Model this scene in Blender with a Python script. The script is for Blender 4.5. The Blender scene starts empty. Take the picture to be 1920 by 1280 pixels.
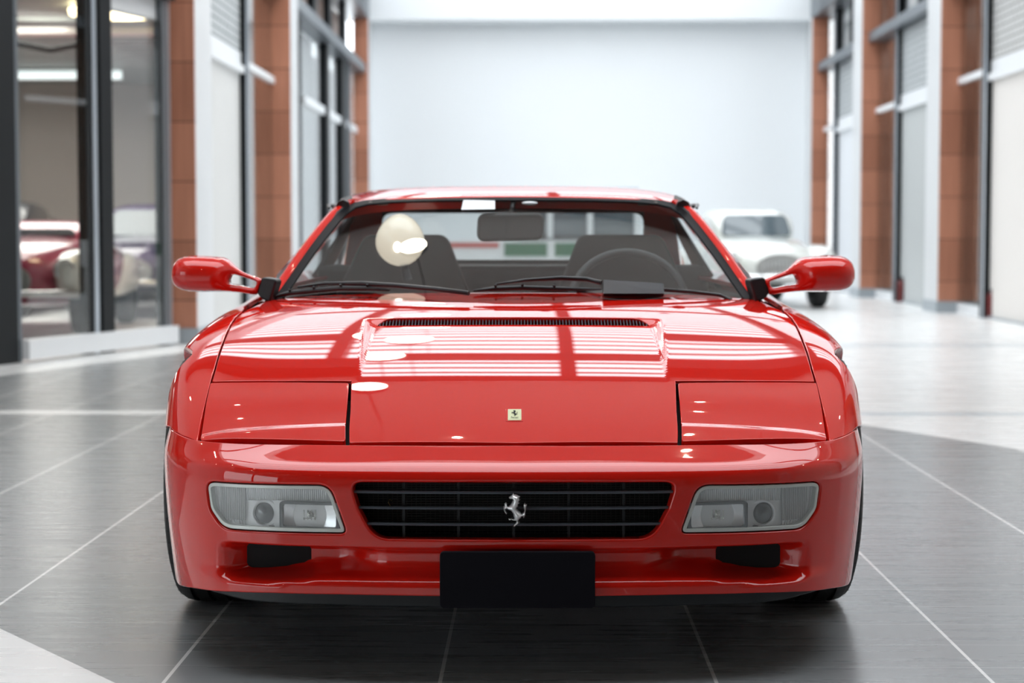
import bpy, math, random
import numpy as np
from mathutils import Vector, Matrix
from mathutils.geometry import delaunay_2d_cdt
random.seed(7)
PI = math.pi
SC = bpy.context.scene
COL = SC.collection

# ------------------------------------------------------------------ camera, world, exposure
FPX = 3420.0                      # focal length in pixels of the 1920 px frame
CAMZ = 0.96
PITCH = math.atan(200.0 / FPX)
cam_d = bpy.data.cameras.new('camera')
cam = bpy.data.objects.new('camera', cam_d)
COL.objects.link(cam)
cam_d.sensor_width = 36.0
cam_d.lens = FPX / 1920 * 36.0
cam_d.clip_end = 300
cam.location = (0, 0, CAMZ)
cam.rotation_euler = (PI / 2 - PITCH, 0, 0)
cam_d.dof.use_dof = True
cam_d.dof.focus_distance = 4.25
cam_d.dof.aperture_fstop = 3.6
SC.camera = cam

world = bpy.data.worlds.new('sky')
SC.world = world
world.use_nodes = True
wn = world.node_tree
wn.nodes['Background'].inputs[0].default_value = (0.91, 0.96, 1.0, 1)
wn.nodes['Background'].inputs[1].default_value = 4.1

SC.view_settings.view_transform = 'Standard'
SC.view_settings.look = 'None'
SC.view_settings.gamma = 1.0
SC.view_settings.use_curve_mapping = False
SC.view_settings.exposure = 0.0
SC.cycles.max_bounces = 10
SC.cycles.diffuse_bounces = 5
SC.cycles.glossy_bounces = 6
SC.cycles.transparent_max_bounces = 12
SC.cycles.caustics_reflective = False
SC.cycles.caustics_refractive = False
SC.cycles.sample_clamp_indirect = 6.0

HALL_ROT = -0.0117                # the hall is turned a little against the parked car


def area_light(name, loc, rot, sx, sy, power, color=(1, 1, 1)):
    d = bpy.data.lights.new(name, 'AREA')
    d.shape = 'RECTANGLE'
    d.size = sx
    d.size_y = sy
    d.energy = power
    d.color = color
    o = bpy.data.objects.new(name, d)
    COL.objects.link(o)
    o.location = loc
    o.rotation_euler = rot
    return o


# ------------------------------------------------------------------ materials
MATS = {}


def mat(name, color, rough=0.5, metal=0.0, coat=0.0, coat_rough=0.03, spec=0.5, emit=None, emit_s=0.0, ior=1.5, noise=None, bump=None):
    m = bpy.data.materials.new(name)
    m.use_nodes = True
    nt = m.node_tree
    b = nt.nodes['Principled BSDF']
    b.inputs['Coat IOR'].default_value = 1.6
    b.inputs['Base Color'].default_value = (*color, 1)
    b.inputs['Roughness'].default_value = rough
    b.inputs['Metallic'].default_value = metal
    b.inputs['Coat Weight'].default_value = coat
    b.inputs['Coat Roughness'].default_value = coat_rough
    b.inputs['Specular IOR Level'].default_value = spec
    b.inputs['IOR'].default_value = ior
    if emit:
        b.inputs['Emission Color'].default_value = (*emit, 1)
        b.inputs['Emission Strength'].default_value = emit_s
    if noise:                      # (scale, amount)
        tc = nt.nodes.new('ShaderNodeTexCoord')
        n = nt.nodes.new('ShaderNodeTexNoise')
        n.inputs['Scale'].default_value = noise[0]
        n.inputs['Detail'].default_value = 4
        mp = nt.nodes.new('ShaderNodeMapping')
        if len(noise) > 2:
            mp.inputs['Scale'].default_value = noise[2]
        nt.links.new(tc.outputs['Object'], mp.inputs[0])
        nt.links.new(mp.outputs[0], n.inputs['Vector'])
        mx = nt.nodes.new('ShaderNodeMix')
        mx.data_type = 'RGBA'
        k = noise[1]
        mx.inputs[6].default_value = (*[max(0, c * (1 - k)) for c in color], 1)
        mx.inputs[7].default_value = (*[min(1, c * (1 + k)) for c in color], 1)
        nt.links.new(n.outputs['Fac'], mx.inputs[0])
        nt.links.new(mx.outputs[2], b.inputs['Base Color'])
    MATS[name] = m
    return m


def glass_mat(name, tint=(0.85, 0.9, 0.9), ior=1.5, rough=0.0, spec=1.0):
    m = bpy.data.materials.new(name)
    m.use_nodes = True
    nt = m.node_tree
    nt.nodes.clear()
    out = nt.nodes.new('ShaderNodeOutputMaterial')
    mix = nt.nodes.new('ShaderNodeMixShader')
    tr = nt.nodes.new('ShaderNodeBsdfTransparent')
    gl = nt.nodes.new('ShaderNodeBsdfGlossy')
    fr = nt.nodes.new('ShaderNodeFresnel')
    ge = nt.nodes.new('ShaderNodeNewGeometry')      # a single sheet: the same index from both of its sides
    mr = nt.nodes.new('ShaderNodeMapRange')
    mr.inputs['To Min'].default_value = ior
    mr.inputs['To Max'].default_value = 1 / ior
    nt.links.new(ge.outputs['Backfacing'], mr.inputs['Value'])
    nt.links.new(mr.outputs[0], fr.inputs['IOR'])
    tr.inputs[0].default_value = (*tint, 1)
    gl.inputs['Roughness'].default_value = rough
    gl.inputs[0].default_value = (spec, spec, spec, 1)
    nt.links.new(fr.outputs[0], mix.inputs[0])
    nt.links.new(tr.outputs[0], mix.inputs[1])
    nt.links.new(gl.outputs[0], mix.inputs[2])
    nt.links.new(mix.outputs[0], out.inputs[0])
    MATS[name] = m
    return m


RED = mat('red_paint', (0.64, 0.013, 0.007), rough=0.32, coat=1.0, coat_rough=0.012, spec=0.0)
BLACK = mat('black_plastic', (0.014, 0.015, 0.018), rough=0.38)
MATTE = mat('matte_black', (0.006, 0.006, 0.007), rough=0.8)
RUBBER = mat('rubber', (0.013, 0.013, 0.014), rough=0.6)
SEAL = mat('seal_rubber', (0.008, 0.009, 0.011), rough=0.4, spec=0.05)
LIP = mat('lip_plastic', (0.011, 0.013, 0.015), rough=0.35, spec=.35)
BAR = mat('grille_bar', (0.085, 0.10, 0.12), rough=0.3)
SILVER = mat('silver', (0.88, 0.89, 0.9), rough=0.25, metal=.45)
ALLOY = mat('alloy', (0.6, 0.6, 0.62), rough=0.3, metal=1.0)
PLATE = mat('plate_black', (0.005, 0.0045, 0.008), rough=0.7, spec=0.15)
DASH = mat('dash_vinyl', (0.035, 0.036, 0.038), rough=0.6)
LEATHER = mat('seat_leather', (0.05, 0.052, 0.056), rough=0.5)
HEADLINER = mat('headliner', (0.32, 0.29, 0.25), rough=0.9)
BEZEL = mat('lamp_bezel', (0.62, 0.65, 0.62), rough=0.3, metal=0.3)
REFL = mat('lamp_reflector', (0.92, 0.93, 0.95), rough=0.25, metal=0.6)
LAMPWHITE = mat('lamp_inner', (0.93, 0.94, 0.95), rough=0.35, metal=0.0)
LAMPGREY = mat('lamp_grey', (0.55, 0.56, 0.56), rough=0.4)
DARKLENS = mat('dark_lens', (0.10, 0.11, 0.12), rough=0.12, coat=1.0)
BULB = mat('bulb', (0.85, 0.85, 0.8), rough=0.1, metal=0.6)
WGLASS = glass_mat('windscreen_glass', (0.80, 0.84, 0.84))
SGLASS = glass_mat('side_glass', (0.22, 0.24, 0.25))
RGLASS = glass_mat('rear_glass', (0.85, 0.88, 0.88))
LGLASS = glass_mat('lamp_glass', (0.97, 0.98, 0.98), ior=1.45)
_nt = LGLASS.node_tree                    # moulded glass scatters part of the light
_d = _nt.nodes.new('ShaderNodeBsdfDiffuse'); _d.inputs[0].default_value = (.86, .89, .90, 1)
_m = _nt.nodes.new('ShaderNodeMixShader'); _m.inputs[0].default_value = .13
_o = [n for n in _nt.nodes if n.type == 'OUTPUT_MATERIAL'][0]; _src = _o.inputs[0].links[0].from_socket
_nt.links.new(_src, _m.inputs[1]); _nt.links.new(_d.outputs[0], _m.inputs[2]); _nt.links.new(_m.outputs[0], _o.inputs[0])
SHOPGLASS = glass_mat('shop_glass', (0.86, 0.88, 0.88), ior=1.5)
PAPER = mat('paper', (0.85, 0.87, 0.9), rough=0.7)
BADGE = mat('badge_enamel', (0.80, 0.84, 0.50), rough=0.2, coat=1)
CREAM = mat('cream_paint', (0.80, 0.82, 0.78), rough=0.3, coat=1.0)
CHROME = mat('chrome', (0.8, 0.8, 0.8), rough=0.08, metal=1.0)


def tag(o, label=None, cat=None, group=None, kind=None):
    if label: o['label'] = label
    if cat: o['category'] = cat
    if group: o['group'] = group
    if kind: o['kind'] = kind
    return o


def empty(name, loc=(0, 0, 0), rz=0.0, parent=None):
    o = bpy.data.objects.new(name, None)
    COL.objects.link(o)
    o.location = loc
    o.rotation_euler = (0, 0, rz)
    o.empty_display_size = 0.1
    if parent: o.parent = parent
    return o


def link_mesh(name, verts, faces, m, parent=None, smooth=False, normals=None, mats=None, mat_idx=None):
    me = bpy.data.meshes.new(name)
    me.from_pydata([tuple(map(float, v)) for v in verts], [], [tuple(int(i) for i in f) for f in faces])
    if mats:
        for q in mats: me.materials.append(q)
        me.polygons.foreach_set('material_index', mat_idx)
    else:
        me.materials.append(m)
    if smooth or normals is not None:
        me.polygons.foreach_set('use_smooth', [True] * len(me.polygons))
    me.update()
    if normals is not None:
        me.normals_split_custom_set_from_vertices([tuple(map(float, n)) for n in normals])
    o = bpy.data.objects.new(name, me)
    COL.objects.link(o)
    if parent: o.parent = parent
    return o


class MB:
    """collects simple shapes and links them as one mesh object"""
    def __init__(self): self.v = []; self.f = []; self.s = []

    def add(self, vs, fs, smooth=False):
        k = len(self.v)
        self.v += [tuple(map(float, v)) for v in vs]
        self.f += [tuple(int(i) + k for i in f) for f in fs]
        self.s += [smooth] * len(fs)
        return self

    def box(self, x0, x1, y0, y1, z0, z1, c=0.0):
        if c <= 0:
            vs = [(x, y, z) for z in (z0, z1) for y in (y0, y1) for x in (x0, x1)]
            return self.add(vs, [(0, 2, 3, 1), (4, 5, 7, 6), (0, 1, 5, 4), (2, 6, 7, 3), (0, 4, 6, 2), (1, 3, 7, 5)])
        import bmesh
        bm = bmesh.new()
        bmesh.ops.create_cube(bm, size=1.0)
        for v in bm.verts:
            v.co = Vector(((x0 + x1) / 2 + v.co.x * (x1 - x0), (y0 + y1) / 2 + v.co.y * (y1 - y0), (z0 + z1) / 2 + v.co.z * (z1 - z0)))
        bmesh.ops.bevel(bm, geom=bm.edges[:], offset=c, segments=3, affect='EDGES', profile=0.5)
        bm.verts.index_update()
        self.add([v.co[:] for v in bm.verts], [[v.index for v in f.verts] for f in bm.faces], True)
        bm.free()
        return self

    def tube(self, pts, r, n=10, cap=True, smooth=True):
        pts = [Vector(p) for p in pts]
        rs = r if isinstance(r, (list, tuple)) else [r] * len(pts)
        vs = []; fs = []
        up = Vector((0, 0, 1))
        for i, p in enumerate(pts):
            t = (pts[min(i + 1, len(pts) - 1)] - pts[max(i - 1, 0)]).normalized()
            a = t.cross(up)
            if a.length < 1e-3: a = t.cross(Vector((0, 1, 0)))
            a.normalize(); b = a.cross(t).normalized()
            for k in range(n):
                q = 2 * PI * k / n
                vs.append(p + (a * math.cos(q) + b * math.sin(q)) * rs[i])
        for i in range(len(pts) - 1):
            for k in range(n):
                fs.append((i * n + k, i * n + (k + 1) % n, (i + 1) * n + (k + 1) % n, (i + 1) * n + k))
        if cap:
            fs.append(tuple(range(n)))
            fs.append(tuple(reversed(range((len(pts) - 1) * n, len(pts) * n))))
        return self.add(vs, fs, smooth)

    def lathe(self, prof, origin=(0, 0, 0), axis='x', n=48, smooth=True):
        """prof: list of (a, r): a along the axis, r the radius"""
        vs = []; fs = []
        for a, r in prof:
            for k in range(n):
                q = 2 * PI * k / n
                c, s = r * math.cos(q), r * math.sin(q)
                p = {'x': (a, c, s), 'y': (c, a, s), 'z': (c, s, a)}[axis]
                vs.append(tuple(p[i] + origin[i] for i in range(3)))
        for i in range(len(prof) - 1):
            for k in range(n):
                fs.append((i * n + k, i * n + (k + 1) % n, (i + 1) * n + (k + 1) % n, (i + 1) * n + k))
        return self.add(vs, fs, smooth)

    def ellipsoid(self, c, r, n=20, m=14, power=1.0):
        vs = []; fs = []
        def sp(v): return math.copysign(abs(v) ** power, v)
        for j in range(m + 1):
            th = PI * j / m
            for i in range(n):
                ph = 2 * PI * i / n
                vs.append((c[0] + r[0] * sp(math.sin(th)) * sp(math.cos(ph)), c[1] + r[1] * sp(math.sin(th)) * sp(math.sin(ph)), c[2] + r[2] * sp(math.cos(th))))
        for j in range(m):
            for i in range(n):
                fs.append((j * n + i, (j + 1) * n + i, (j + 1) * n + (i + 1) % n, j * n + (i + 1) % n))
        return self.add(vs, fs, True)

    def build(self, name, m, parent=None):
        me = bpy.data.meshes.new(name)
        me.from_pydata(self.v, [], self.f)
        me.materials.append(m)
        me.polygons.foreach_set('use_smooth', self.s)
        me.update()
        o = bpy.data.objects.new(name, me)
        COL.objects.link(o)
        if parent: o.parent = parent
        return o


def bx(name, x0, x1, y0, y1, z0, z1, m, parent=None, c=0.0):
    return MB().box(x0, x1, y0, y1, z0, z1, c).build(name, m, parent)


def at(px, py, Y):
    """world point seen at a pixel of the 1920 frame, at distance Y along the floor"""
    a = (px - 960) / FPX
    b = (640 - py) / FPX
    c, s = math.cos(PITCH), math.sin(PITCH)
    d = np.array([a, c + b * s, -s + b * c])
    return np.array([0, 0, CAMZ]) + d * (Y / d[1])


def project(P):
    """dx from the frame's middle column and row py, of world points (N,3)"""
    c, s = math.cos(PITCH), math.sin(PITCH)
    y, z = P[..., 1], P[..., 2] - CAMZ
    dep = y * c - z * s
    return np.stack([P[..., 0] / dep * FPX, 640 - (y * s + z * c) / dep * FPX], -1)


# ------------------------------------------------------------------ splines and surfaces
class Spline:
    """cardinal natural cubic spline weights over fixed knots"""
    def __init__(self, knots):
        k = np.asarray(knots, float); n = len(k); self.k = k
        h = np.diff(k)
        A = np.zeros((n, n)); B = np.zeros((n, n))
        A[0, 0] = A[-1, -1] = 1
        for i in range(1, n - 1):
            A[i, i - 1] = h[i - 1]; A[i, i] = 2 * (h[i - 1] + h[i]); A[i, i + 1] = h[i]
            B[i, i - 1] = 6 / h[i - 1]; B[i, i] = -6 / h[i - 1] - 6 / h[i]; B[i, i + 1] = 6 / h[i]
        self.M = np.linalg.solve(A, B)

    def w(self, t):
        t = np.asarray(t, float); k = self.k; n = len(k)
        i = np.clip(np.searchsorted(k, t) - 1, 0, n - 2)
        h = k[i + 1] - k[i]
        a = (k[i + 1] - t) / h; b = 1 - a
        W = np.zeros(t.shape + (n,))
        idx = np.arange(t.size)
        Wf = W.reshape(-1, n)
        Wf[idx, i.ravel()] += a.ravel()
        Wf[idx, i.ravel() + 1] += b.ravel()
        out = (t < k[0]) | (t > k[-1])
        ca = ((a ** 3 - a) * h * h / 6); cb = ((b ** 3 - b) * h * h / 6)
        ca = np.where(out, 0, ca); cb = np.where(out, 0, cb)
        W = Wf + ca.ravel()[:, None] * self.M[i.ravel()] + cb.ravel()[:, None] * self.M[i.ravel() + 1]
        return W.reshape(t.shape + (n,))


class BSpline:
    """uniform cubic B-spline weights, looked up by a value that itself runs through the same spline"""
    def __init__(self, vals):
        self.k = np.asarray(vals, float); self.n = len(self.k)

    def basis(self, t, d=0):
        n = self.n
        i = np.clip(np.floor(t).astype(int), 0, n - 2); f = t - i
        if d == 0: B = [(1 - f) ** 3 / 6, (3 * f ** 3 - 6 * f ** 2 + 4) / 6, (-3 * f ** 3 + 3 * f ** 2 + 3 * f + 1) / 6, f ** 3 / 6]
        else: B = [-(1 - f) ** 2 / 2, (9 * f ** 2 - 12 * f) / 6, (-9 * f ** 2 + 6 * f + 3) / 6, f ** 2 / 2]
        W = np.zeros((len(t), n)); r = np.arange(len(t))
        for q in range(4):
            j = i - 1 + q
            lo, hi = j < 0, j > n - 1
            m_ = ~(lo | hi)
            W[r[m_], j[m_]] += B[q][m_]
            W[r[lo], 0] += 2 * B[q][lo]; W[r[lo], 1] -= B[q][lo]
            W[r[hi], n - 1] += 2 * B[q][hi]; W[r[hi], n - 2] -= B[q][hi]
        return W

    def w(self, x):
        x = np.asarray(x, float); sh = x.shape; x = x.ravel()
        xc = np.clip(x, self.k[0], self.k[-1])
        t = np.interp(xc, self.k, np.arange(self.n))
        for _ in range(9):
            t = t - (self.basis(t) @ self.k - xc) / np.maximum(self.basis(t, 1) @ self.k, 1e-3)
            t = np.clip(t, 0, self.n - 1)
        W = self.basis(t)
        out = x - xc                                  # straight continuation past the ends
        if np.any(out != 0):
            D = self.basis(t, 1); D = D / (D @ self.k)[:, None]
            W = W + D * out[:, None]
        return W.reshape(sh + (self.n,))


class Curve1:
    def __init__(self, pts):
        p = np.array(pts, float); self.s = Spline(p[:, 0]); self.y = p[:, 1]

    def __call__(self, t): return self.s.w(t) @ self.y


def sstep(a, b, x):
    t = np.clip((x - a) / (b - a), 0, 1)
    return t * t * t * (t * (6 * t - 15) + 10)


def normals_of(S, uv, eps=4e-4):
    u, v = uv[:, 0], uv[:, 1]
    du = S(u + eps, v) - S(u - eps, v)
    dv = S(u, v + eps) - S(u, v - eps)
    n = np.cross(du, dv)
    return n / (np.linalg.norm(n, axis=1, keepdims=True) + 1e-12)


def invert(S, ur, vr, pix, iters=25):
    """find (u, v) whose surface point projects to each pixel (dx, py)"""
    pix = np.asarray(pix, float)
    gu, gv = np.meshgrid(np.linspace(*ur, 121), np.linspace(*vr, 121), indexing='ij')
    G = np.stack([gu.ravel(), gv.ravel()], -1)
    W3 = S(G[:, 0], G[:, 1])
    Q = project(W3)
    N3 = normals_of(S, G)
    N3 *= np.sign(N3[:, 2:] + 1e-6) if abs(N3[:, 2]).mean() > abs(N3[:, 1]).mean() else -np.sign(N3[:, 1:2] + 1e-6)
    vis = ((np.array([0, 0, CAMZ]) - W3) * N3).sum(1) > -0.02
    pen = np.where(vis, 0, 1e6) + 60 * W3[:, 1]
    res = []
    for p in pix:
        res.append(G[np.argmin(((Q - p) ** 2).sum(1) + pen)])
    uv = np.array(res)
    e = 1e-4
    for _ in range(iters):
        P = project(S(uv[:, 0], uv[:, 1]))
        r = pix - P
        Ju = (project(S(uv[:, 0] + e, uv[:, 1])) - P) / e
        Jv = (project(S(uv[:, 0], uv[:, 1] + e)) - P) / e
        det = Ju[:, 0] * Jv[:, 1] - Ju[:, 1] * Jv[:, 0]
        det = np.where(np.abs(det) < 2e4, np.sign(det + 1e-9) * 2e4, det)
        du = (r[:, 0] * Jv[:, 1] - r[:, 1] * Jv[:, 0]) / det
        dv = (Ju[:, 0] * r[:, 1] - Ju[:, 1] * r[:, 0]) / det
        st = np.clip(np.stack([du, dv], -1), -0.03, 0.03)
        uv = uv + 0.8 * st
    return uv


def densify(loop, step, closed=True):
    loop = np.asarray(loop, float); out = []
    n = len(loop)
    for i in range(n if closed else n - 1):
        a, b = loop[i], loop[(i + 1) % n]
        k = max(1, int(math.ceil(np.linalg.norm(b - a) / step)))
        for j in range(k): out.append(a + (b - a) * j / k)
    if not closed: out.append(loop[-1])
    return np.array(out)


def round_poly(pts, radii, seg=8):
    """polygon with rounded corners; radii: one number or one per corner"""
    pts = [np.array(p, float) for p in pts]; n = len(pts); out = []
    for i in range(n):
        r = radii[i] if isinstance(radii, (list, tuple)) else radii
        p, a, b = pts[i], pts[i - 1], pts[(i + 1) % n]
        if r <= 0: out.append(p); continue
        da, db = a - p, b - p
        la, lb = np.linalg.norm(da), np.linalg.norm(db)
        da, db = da / la, db / lb
        ang = math.acos(max(-1, min(1, float(da @ db))))
        t = min(r / math.tan(ang / 2), 0.48 * la, 0.48 * lb)
        s, e = p + da * t, p + db * t
        for k in range(seg + 1):
            q = k / seg
            out.append((1 - q) ** 2 * s + 2 * q * (1 - q) * p + q * q * e)
    return np.array(out)


def spline_loop(pts, n=8, closed=True):
    """Catmull-Rom through points"""
    P = np.array(pts, float); m = len(P); out = []
    rng = range(m if closed else m - 1)
    for i in rng:
        if closed: a, b, c, d = P[i - 1], P[i], P[(i + 1) % m], P[(i + 2) % m]
        else: a, b, c, d = P[max(i - 1, 0)], P[i], P[i + 1], P[min(i + 2, m - 1)]
        for k in range(n):
            t = k / n
            out.append(0.5 * (2 * b + (c - a) * t + (2 * a - 5 * b + 4 * c - d) * t * t + (3 * b - a - 3 * c + d) * t ** 3))
    if not closed: out.append(P[-1])
    return np.array(out)


def inside(pts, loop):
    x, y = pts[:, 0], pts[:, 1]
    c = np.zeros(len(pts), bool)
    a = loop; b = np.roll(loop, -1, 0)
    for (x0, y0), (x1, y1) in zip(a, b):
        if y0 == y1: continue
        k = ((y0 > y) != (y1 > y)) & (x < (x1 - x0) * (y - y0) / (y1 - y0) + x0)
        c ^= k
    return c


def area2(loop):
    x, y = loop[:, 0], loop[:, 1]
    return 0.5 * float(np.sum(x * np.roll(y, -1) - np.roll(x, -1) * y))


def cdt(loops, step, scale=(1, 1)):
    """triangulate the inside of loops[0] minus loops[1:], with a grid of inner points"""
    sc = np.array(scale, float)
    L = [densify(l * sc, step) for l in loops]
    lo, hi = L[0].min(0), L[0].max(0)
    gx = np.arange(lo[0] + step * .5, hi[0], step); gy = np.arange(lo[1] + step * .5, hi[1], step * .866)
    X, Y = np.meshgrid(gx, gy)
    X = X + (np.arange(len(gy)) % 2)[:, None] * step * .5
    G = np.stack([X.ravel(), Y.ravel()], -1)
    keep = inside(G, L[0])
    for h in L[1:]: keep &= ~inside(G, h)
    G = G[keep]
    B = np.concatenate(L)
    ok = np.ones(len(G), bool)
    for i in range(0, len(G), 4000):
        d = ((G[i:i + 4000, None, :] - B[None]) ** 2).sum(2).min(1)
        ok[i:i + 4000] = d > (0.55 * step) ** 2
    G = G[ok]
    V = np.concatenate([B, G])
    edges = []; k = 0
    for l in L:
        n = len(l)
        edges += [(k + i, k + (i + 1) % n) for i in range(n)]
        k += n
    r = delaunay_2d_cdt([Vector(p) for p in V], edges, [], 0, 1e-7)
    ov = np.array([v[:] for v in r[0]]); tri = np.array([f for f in r[2] if len(f) == 3])
    cen = ov[tri].mean(1)
    keep = inside(cen, L[0])
    for h in L[1:]: keep &= ~inside(cen, h)
    tri = tri[keep]
    # make all triangles counter-clockwise
    a, b, c = ov[tri[:, 0]], ov[tri[:, 1]], ov[tri[:, 2]]
    cr = (b[:, 0] - a[:, 0]) * (c[:, 1] - a[:, 1]) - (b[:, 1] - a[:, 1]) * (c[:, 0] - a[:, 0])
    tri = np.where((cr < 0)[:, None], tri[:, ::-1], tri)
    return ov / sc, tri, [l / sc for l in L]


def panel(name, S, loops, step, m, parent=None, r=0.002, depth=0.014, flip=False, scale=(1, 1), hole_r=None, hole_depth=None, offset=0.0):
    """a body panel: loops in (u, v); rounded, turned-in edges on every loop.
    flip: the outward normal is -(Su x Sv)"""
    loops = [np.asarray(l, float) for l in loops]
    sg = -1.0 if flip else 1.0
    uv, tri, L = cdt(loops, step, scale)
    N = normals_of(S, uv) * sg
    P = S(uv[:, 0], uv[:, 1]) + N * offset
    if flip: tri = tri[:, ::-1]
    V = [P]; NN = [N]; F = [tri]; base = len(P)
    for li, l in enumerate(L):
        rr = r if li == 0 or hole_r is None else hole_r
        dd = depth if li == 0 or hole_depth is None else hole_depth
        if rr <= 0 and dd <= 0: continue
        n = len(l)
        nb = normals_of(S, l) * sg
        pb = S(l[:, 0], l[:, 1]) + nb * offset
        tan = np.roll(pb, -1, 0) - np.roll(pb, 1, 0)
        tan /= np.linalg.norm(tan, axis=1, keepdims=True) + 1e-12
        ccw = area2(l * np.array(scale)) > 0
        t = np.cross(tan, nb)                      # points to the right of the walking direction
        s = 1.0 if (ccw != flip) else -1.0
        if li > 0: s = -s
        t = t * s
        t /= np.linalg.norm(t, axis=1, keepdims=True) + 1e-12
        rings = [(pb, nb)]
        for a in (22.5, 45, 67.5, 90):
            q = math.radians(a)
            rings.append((pb + t * (rr * math.sin(q)) - nb * (rr * (1 - math.cos(q))), nb * math.cos(q) + t * math.sin(q)))
        rings.append((pb + t * rr - nb * dd, t))
        for k, (p, nn) in enumerate(rings):
            V.append(p); NN.append(nn)
        walk = ccw if li == 0 else (not ccw)
        for k in range(len(rings) - 1):
            i = np.arange(n); j = (i + 1) % n
            a0 = base + k * n; a1 = base + (k + 1) * n
            q = np.stack([a0 + i, a1 + i, a1 + j, a0 + j], -1)
            if walk == flip: q = q[:, ::-1]
            F.append(q)
        base += n * len(rings)
    faces = []
    for f in F: faces += f.tolist()
    return link_mesh(name, np.concatenate(V), faces, m, parent, normals=np.concatenate(NN))


def mirror_loop(half):
    """half outline with dx >= 0, from the middle line round to the middle line -> full symmetric loop"""
    h = np.asarray(half, float)
    g = h[::-1].copy(); g[:, 0] *= -1
    out = list(h)
    for p in g:
        if np.linalg.norm(p - out[-1]) > 1e-6: out.append(p)
    if np.linalg.norm(out[0] - out[-1]) < 1e-6: out.pop()
    return np.array(out)


def flipx(l):
    g = np.asarray(l, float)[::-1].copy(); g[:, 0] *= -1
    return g


# ---- inflated flat shapes (mirror shells, emblem): Poisson height over an outline
def inflate_height(loops, res=170, iters=600):
    allp = loops[0]
    lo, hi = allp.min(0), allp.max(0)
    h = max(hi - lo) / res
    nx, ny = int((hi - lo)[0] / h) + 5, int((hi - lo)[1] / h) + 5
    X, Y = np.meshgrid(lo[0] + (np.arange(nx) - 2) * h, lo[1] + (np.arange(ny) - 2) * h, indexing='ij')
    G = np.stack([X.ravel(), Y.ravel()], -1)
    k = inside(G, loops[0])
    for l in loops[1:]: k &= ~inside(G, l)
    k = k.reshape(nx, ny)
    Z = np.zeros((nx, ny))
    for _ in range(iters):
        Z[1:-1, 1:-1] = np.where(k[1:-1, 1:-1], 0.25 * (Z[2:, 1:-1] + Z[:-2, 1:-1] + Z[1:-1, 2:] + Z[1:-1, :-2]) + h * h, 0)
    Hh = np.sqrt(Z)

    def f(p):
        gx = (p[:, 0] - lo[0]) / h + 2; gy = (p[:, 1] - lo[1]) / h + 2
        i = np.clip(gx.astype(int), 0, nx - 2); j = np.clip(gy.astype(int), 0, ny - 2)
        a = gx - i; b = gy - j
        return (Hh[i, j] * (1 - a) * (1 - b) + Hh[i + 1, j] * a * (1 - b) + Hh[i, j + 1] * (1 - a) * b + Hh[i + 1, j + 1] * a * b)
    return f


def inflated(name, loops, to3, step, front, back, m, parent, res=170, iters=600, flat_back=False):
    """loops in plan units; to3(p, h) -> world; h>0 towards the viewer"""
    f = inflate_height(loops, res, iters)
    uv, tri, L = cdt(loops, step)
    hh = f(uv)
    nb = sum(len(l) for l in L)
    B = np.concatenate(L)
    isb = np.array([np.min(((B - p) ** 2).sum(1)) < 1e-14 for p in uv])
    hh[isb] = 0
    A = to3(uv, hh * front); C = to3(uv, -hh * back)
    n = len(uv)
    bid = np.where(isb, np.arange(n), np.arange(n) + n)
    faces = tri.tolist() + [[bid[t[2]], bid[t[1]], bid[t[0]]] for t in tri]
    return link_mesh(name, np.concatenate([A, C]), faces, m, parent, smooth=True)

# ================================================================== THE RED CAR
CAR = empty('sports_car', (0.0035, 0, 0))
tag(CAR, 'red wedge-shaped sports car with black grille and closed pop-up lamps, parked on dark grey tiles', 'car')

ROWS = [
    (3.90, [(0, .468), (.30, .465), (.56, .447), (.66, .415), (.715, .37), (.74, .31), (.75, .20), (.745, .10)]),
    (4.05, [(0, .518), (.30, .515), (.60, .500), (.70, .484), (.760, .450), (.792, .38), (.792, .27), (.78, .14)]),
    (4.20, [(0, .560), (.30, .558), (.60, .549), (.715, .540), (.782, .516), (.820, .45), (.825, .30), (.812, .14)]),
    (4.45, [(0, .6235), (.30, .622), (.60, .614), (.735, .604), (.815, .604), (.858, .560), (.852, .39), (.84, .14)]),
    (4.80, [(0, .7000), (.30, .699), (.60, .692), (.765, .688), (.852, .688), (.905, .660), (.914, .48), (.89, .14)]),
    (5.20, [(0, .776), (.30, .775), (.60, .767), (.775, .757), (.848, .738), (.895, .670), (.905, .48), (.885, .14)]),
    (5.70, [(0, .800), (.30, .800), (.60, .790), (.80, .768), (.866, .735), (.900, .665), (.912, .48), (.89, .14)]),
    (6.40, [(0, .810), (.30, .810), (.60, .805), (.83, .785), (.910, .755), (.955, .685), (.965, .48), (.93, .14)]),
    (7.20, [(0, .830), (.30, .830), (.60, .830), (.84, .825), (.930, .800), (.978, .72), (.986, .50), (.94, .16)]),
    (7.90, [(0, .830), (.30, .830), (.60, .830), (.83, .820), (.920, .790), (.966, .70), (.972, .50), (.92, .20)]),
    (8.32, [(0, .800), (.30, .800), (.60, .798), (.80, .790), (.890, .760), (.925, .68), (.930, .50), (.88, .24)]),
]
_k = np.zeros(8)
for _Y, _c in ROWS[2:9]:
    c = np.array(_c); _k[1:] += np.cumsum(np.linalg.norm(np.diff(c, axis=0), axis=1))
_k /= 7
US = BSpline(np.concatenate([-_k[:0:-1], _k]))
VS = BSpline([r[0] for r in ROWS])
NET = np.zeros((len(ROWS), 15, 2))
for i, (Y_, c) in enumerate(ROWS):
    c = np.array(c)
    NET[i, 7:] = c
    NET[i, :7] = c[:0:-1] * np.array([-1, 1])
UMAX = _k[-1]

VENT_Y0, VENT_Y1 = 4.955, 4.995


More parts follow.
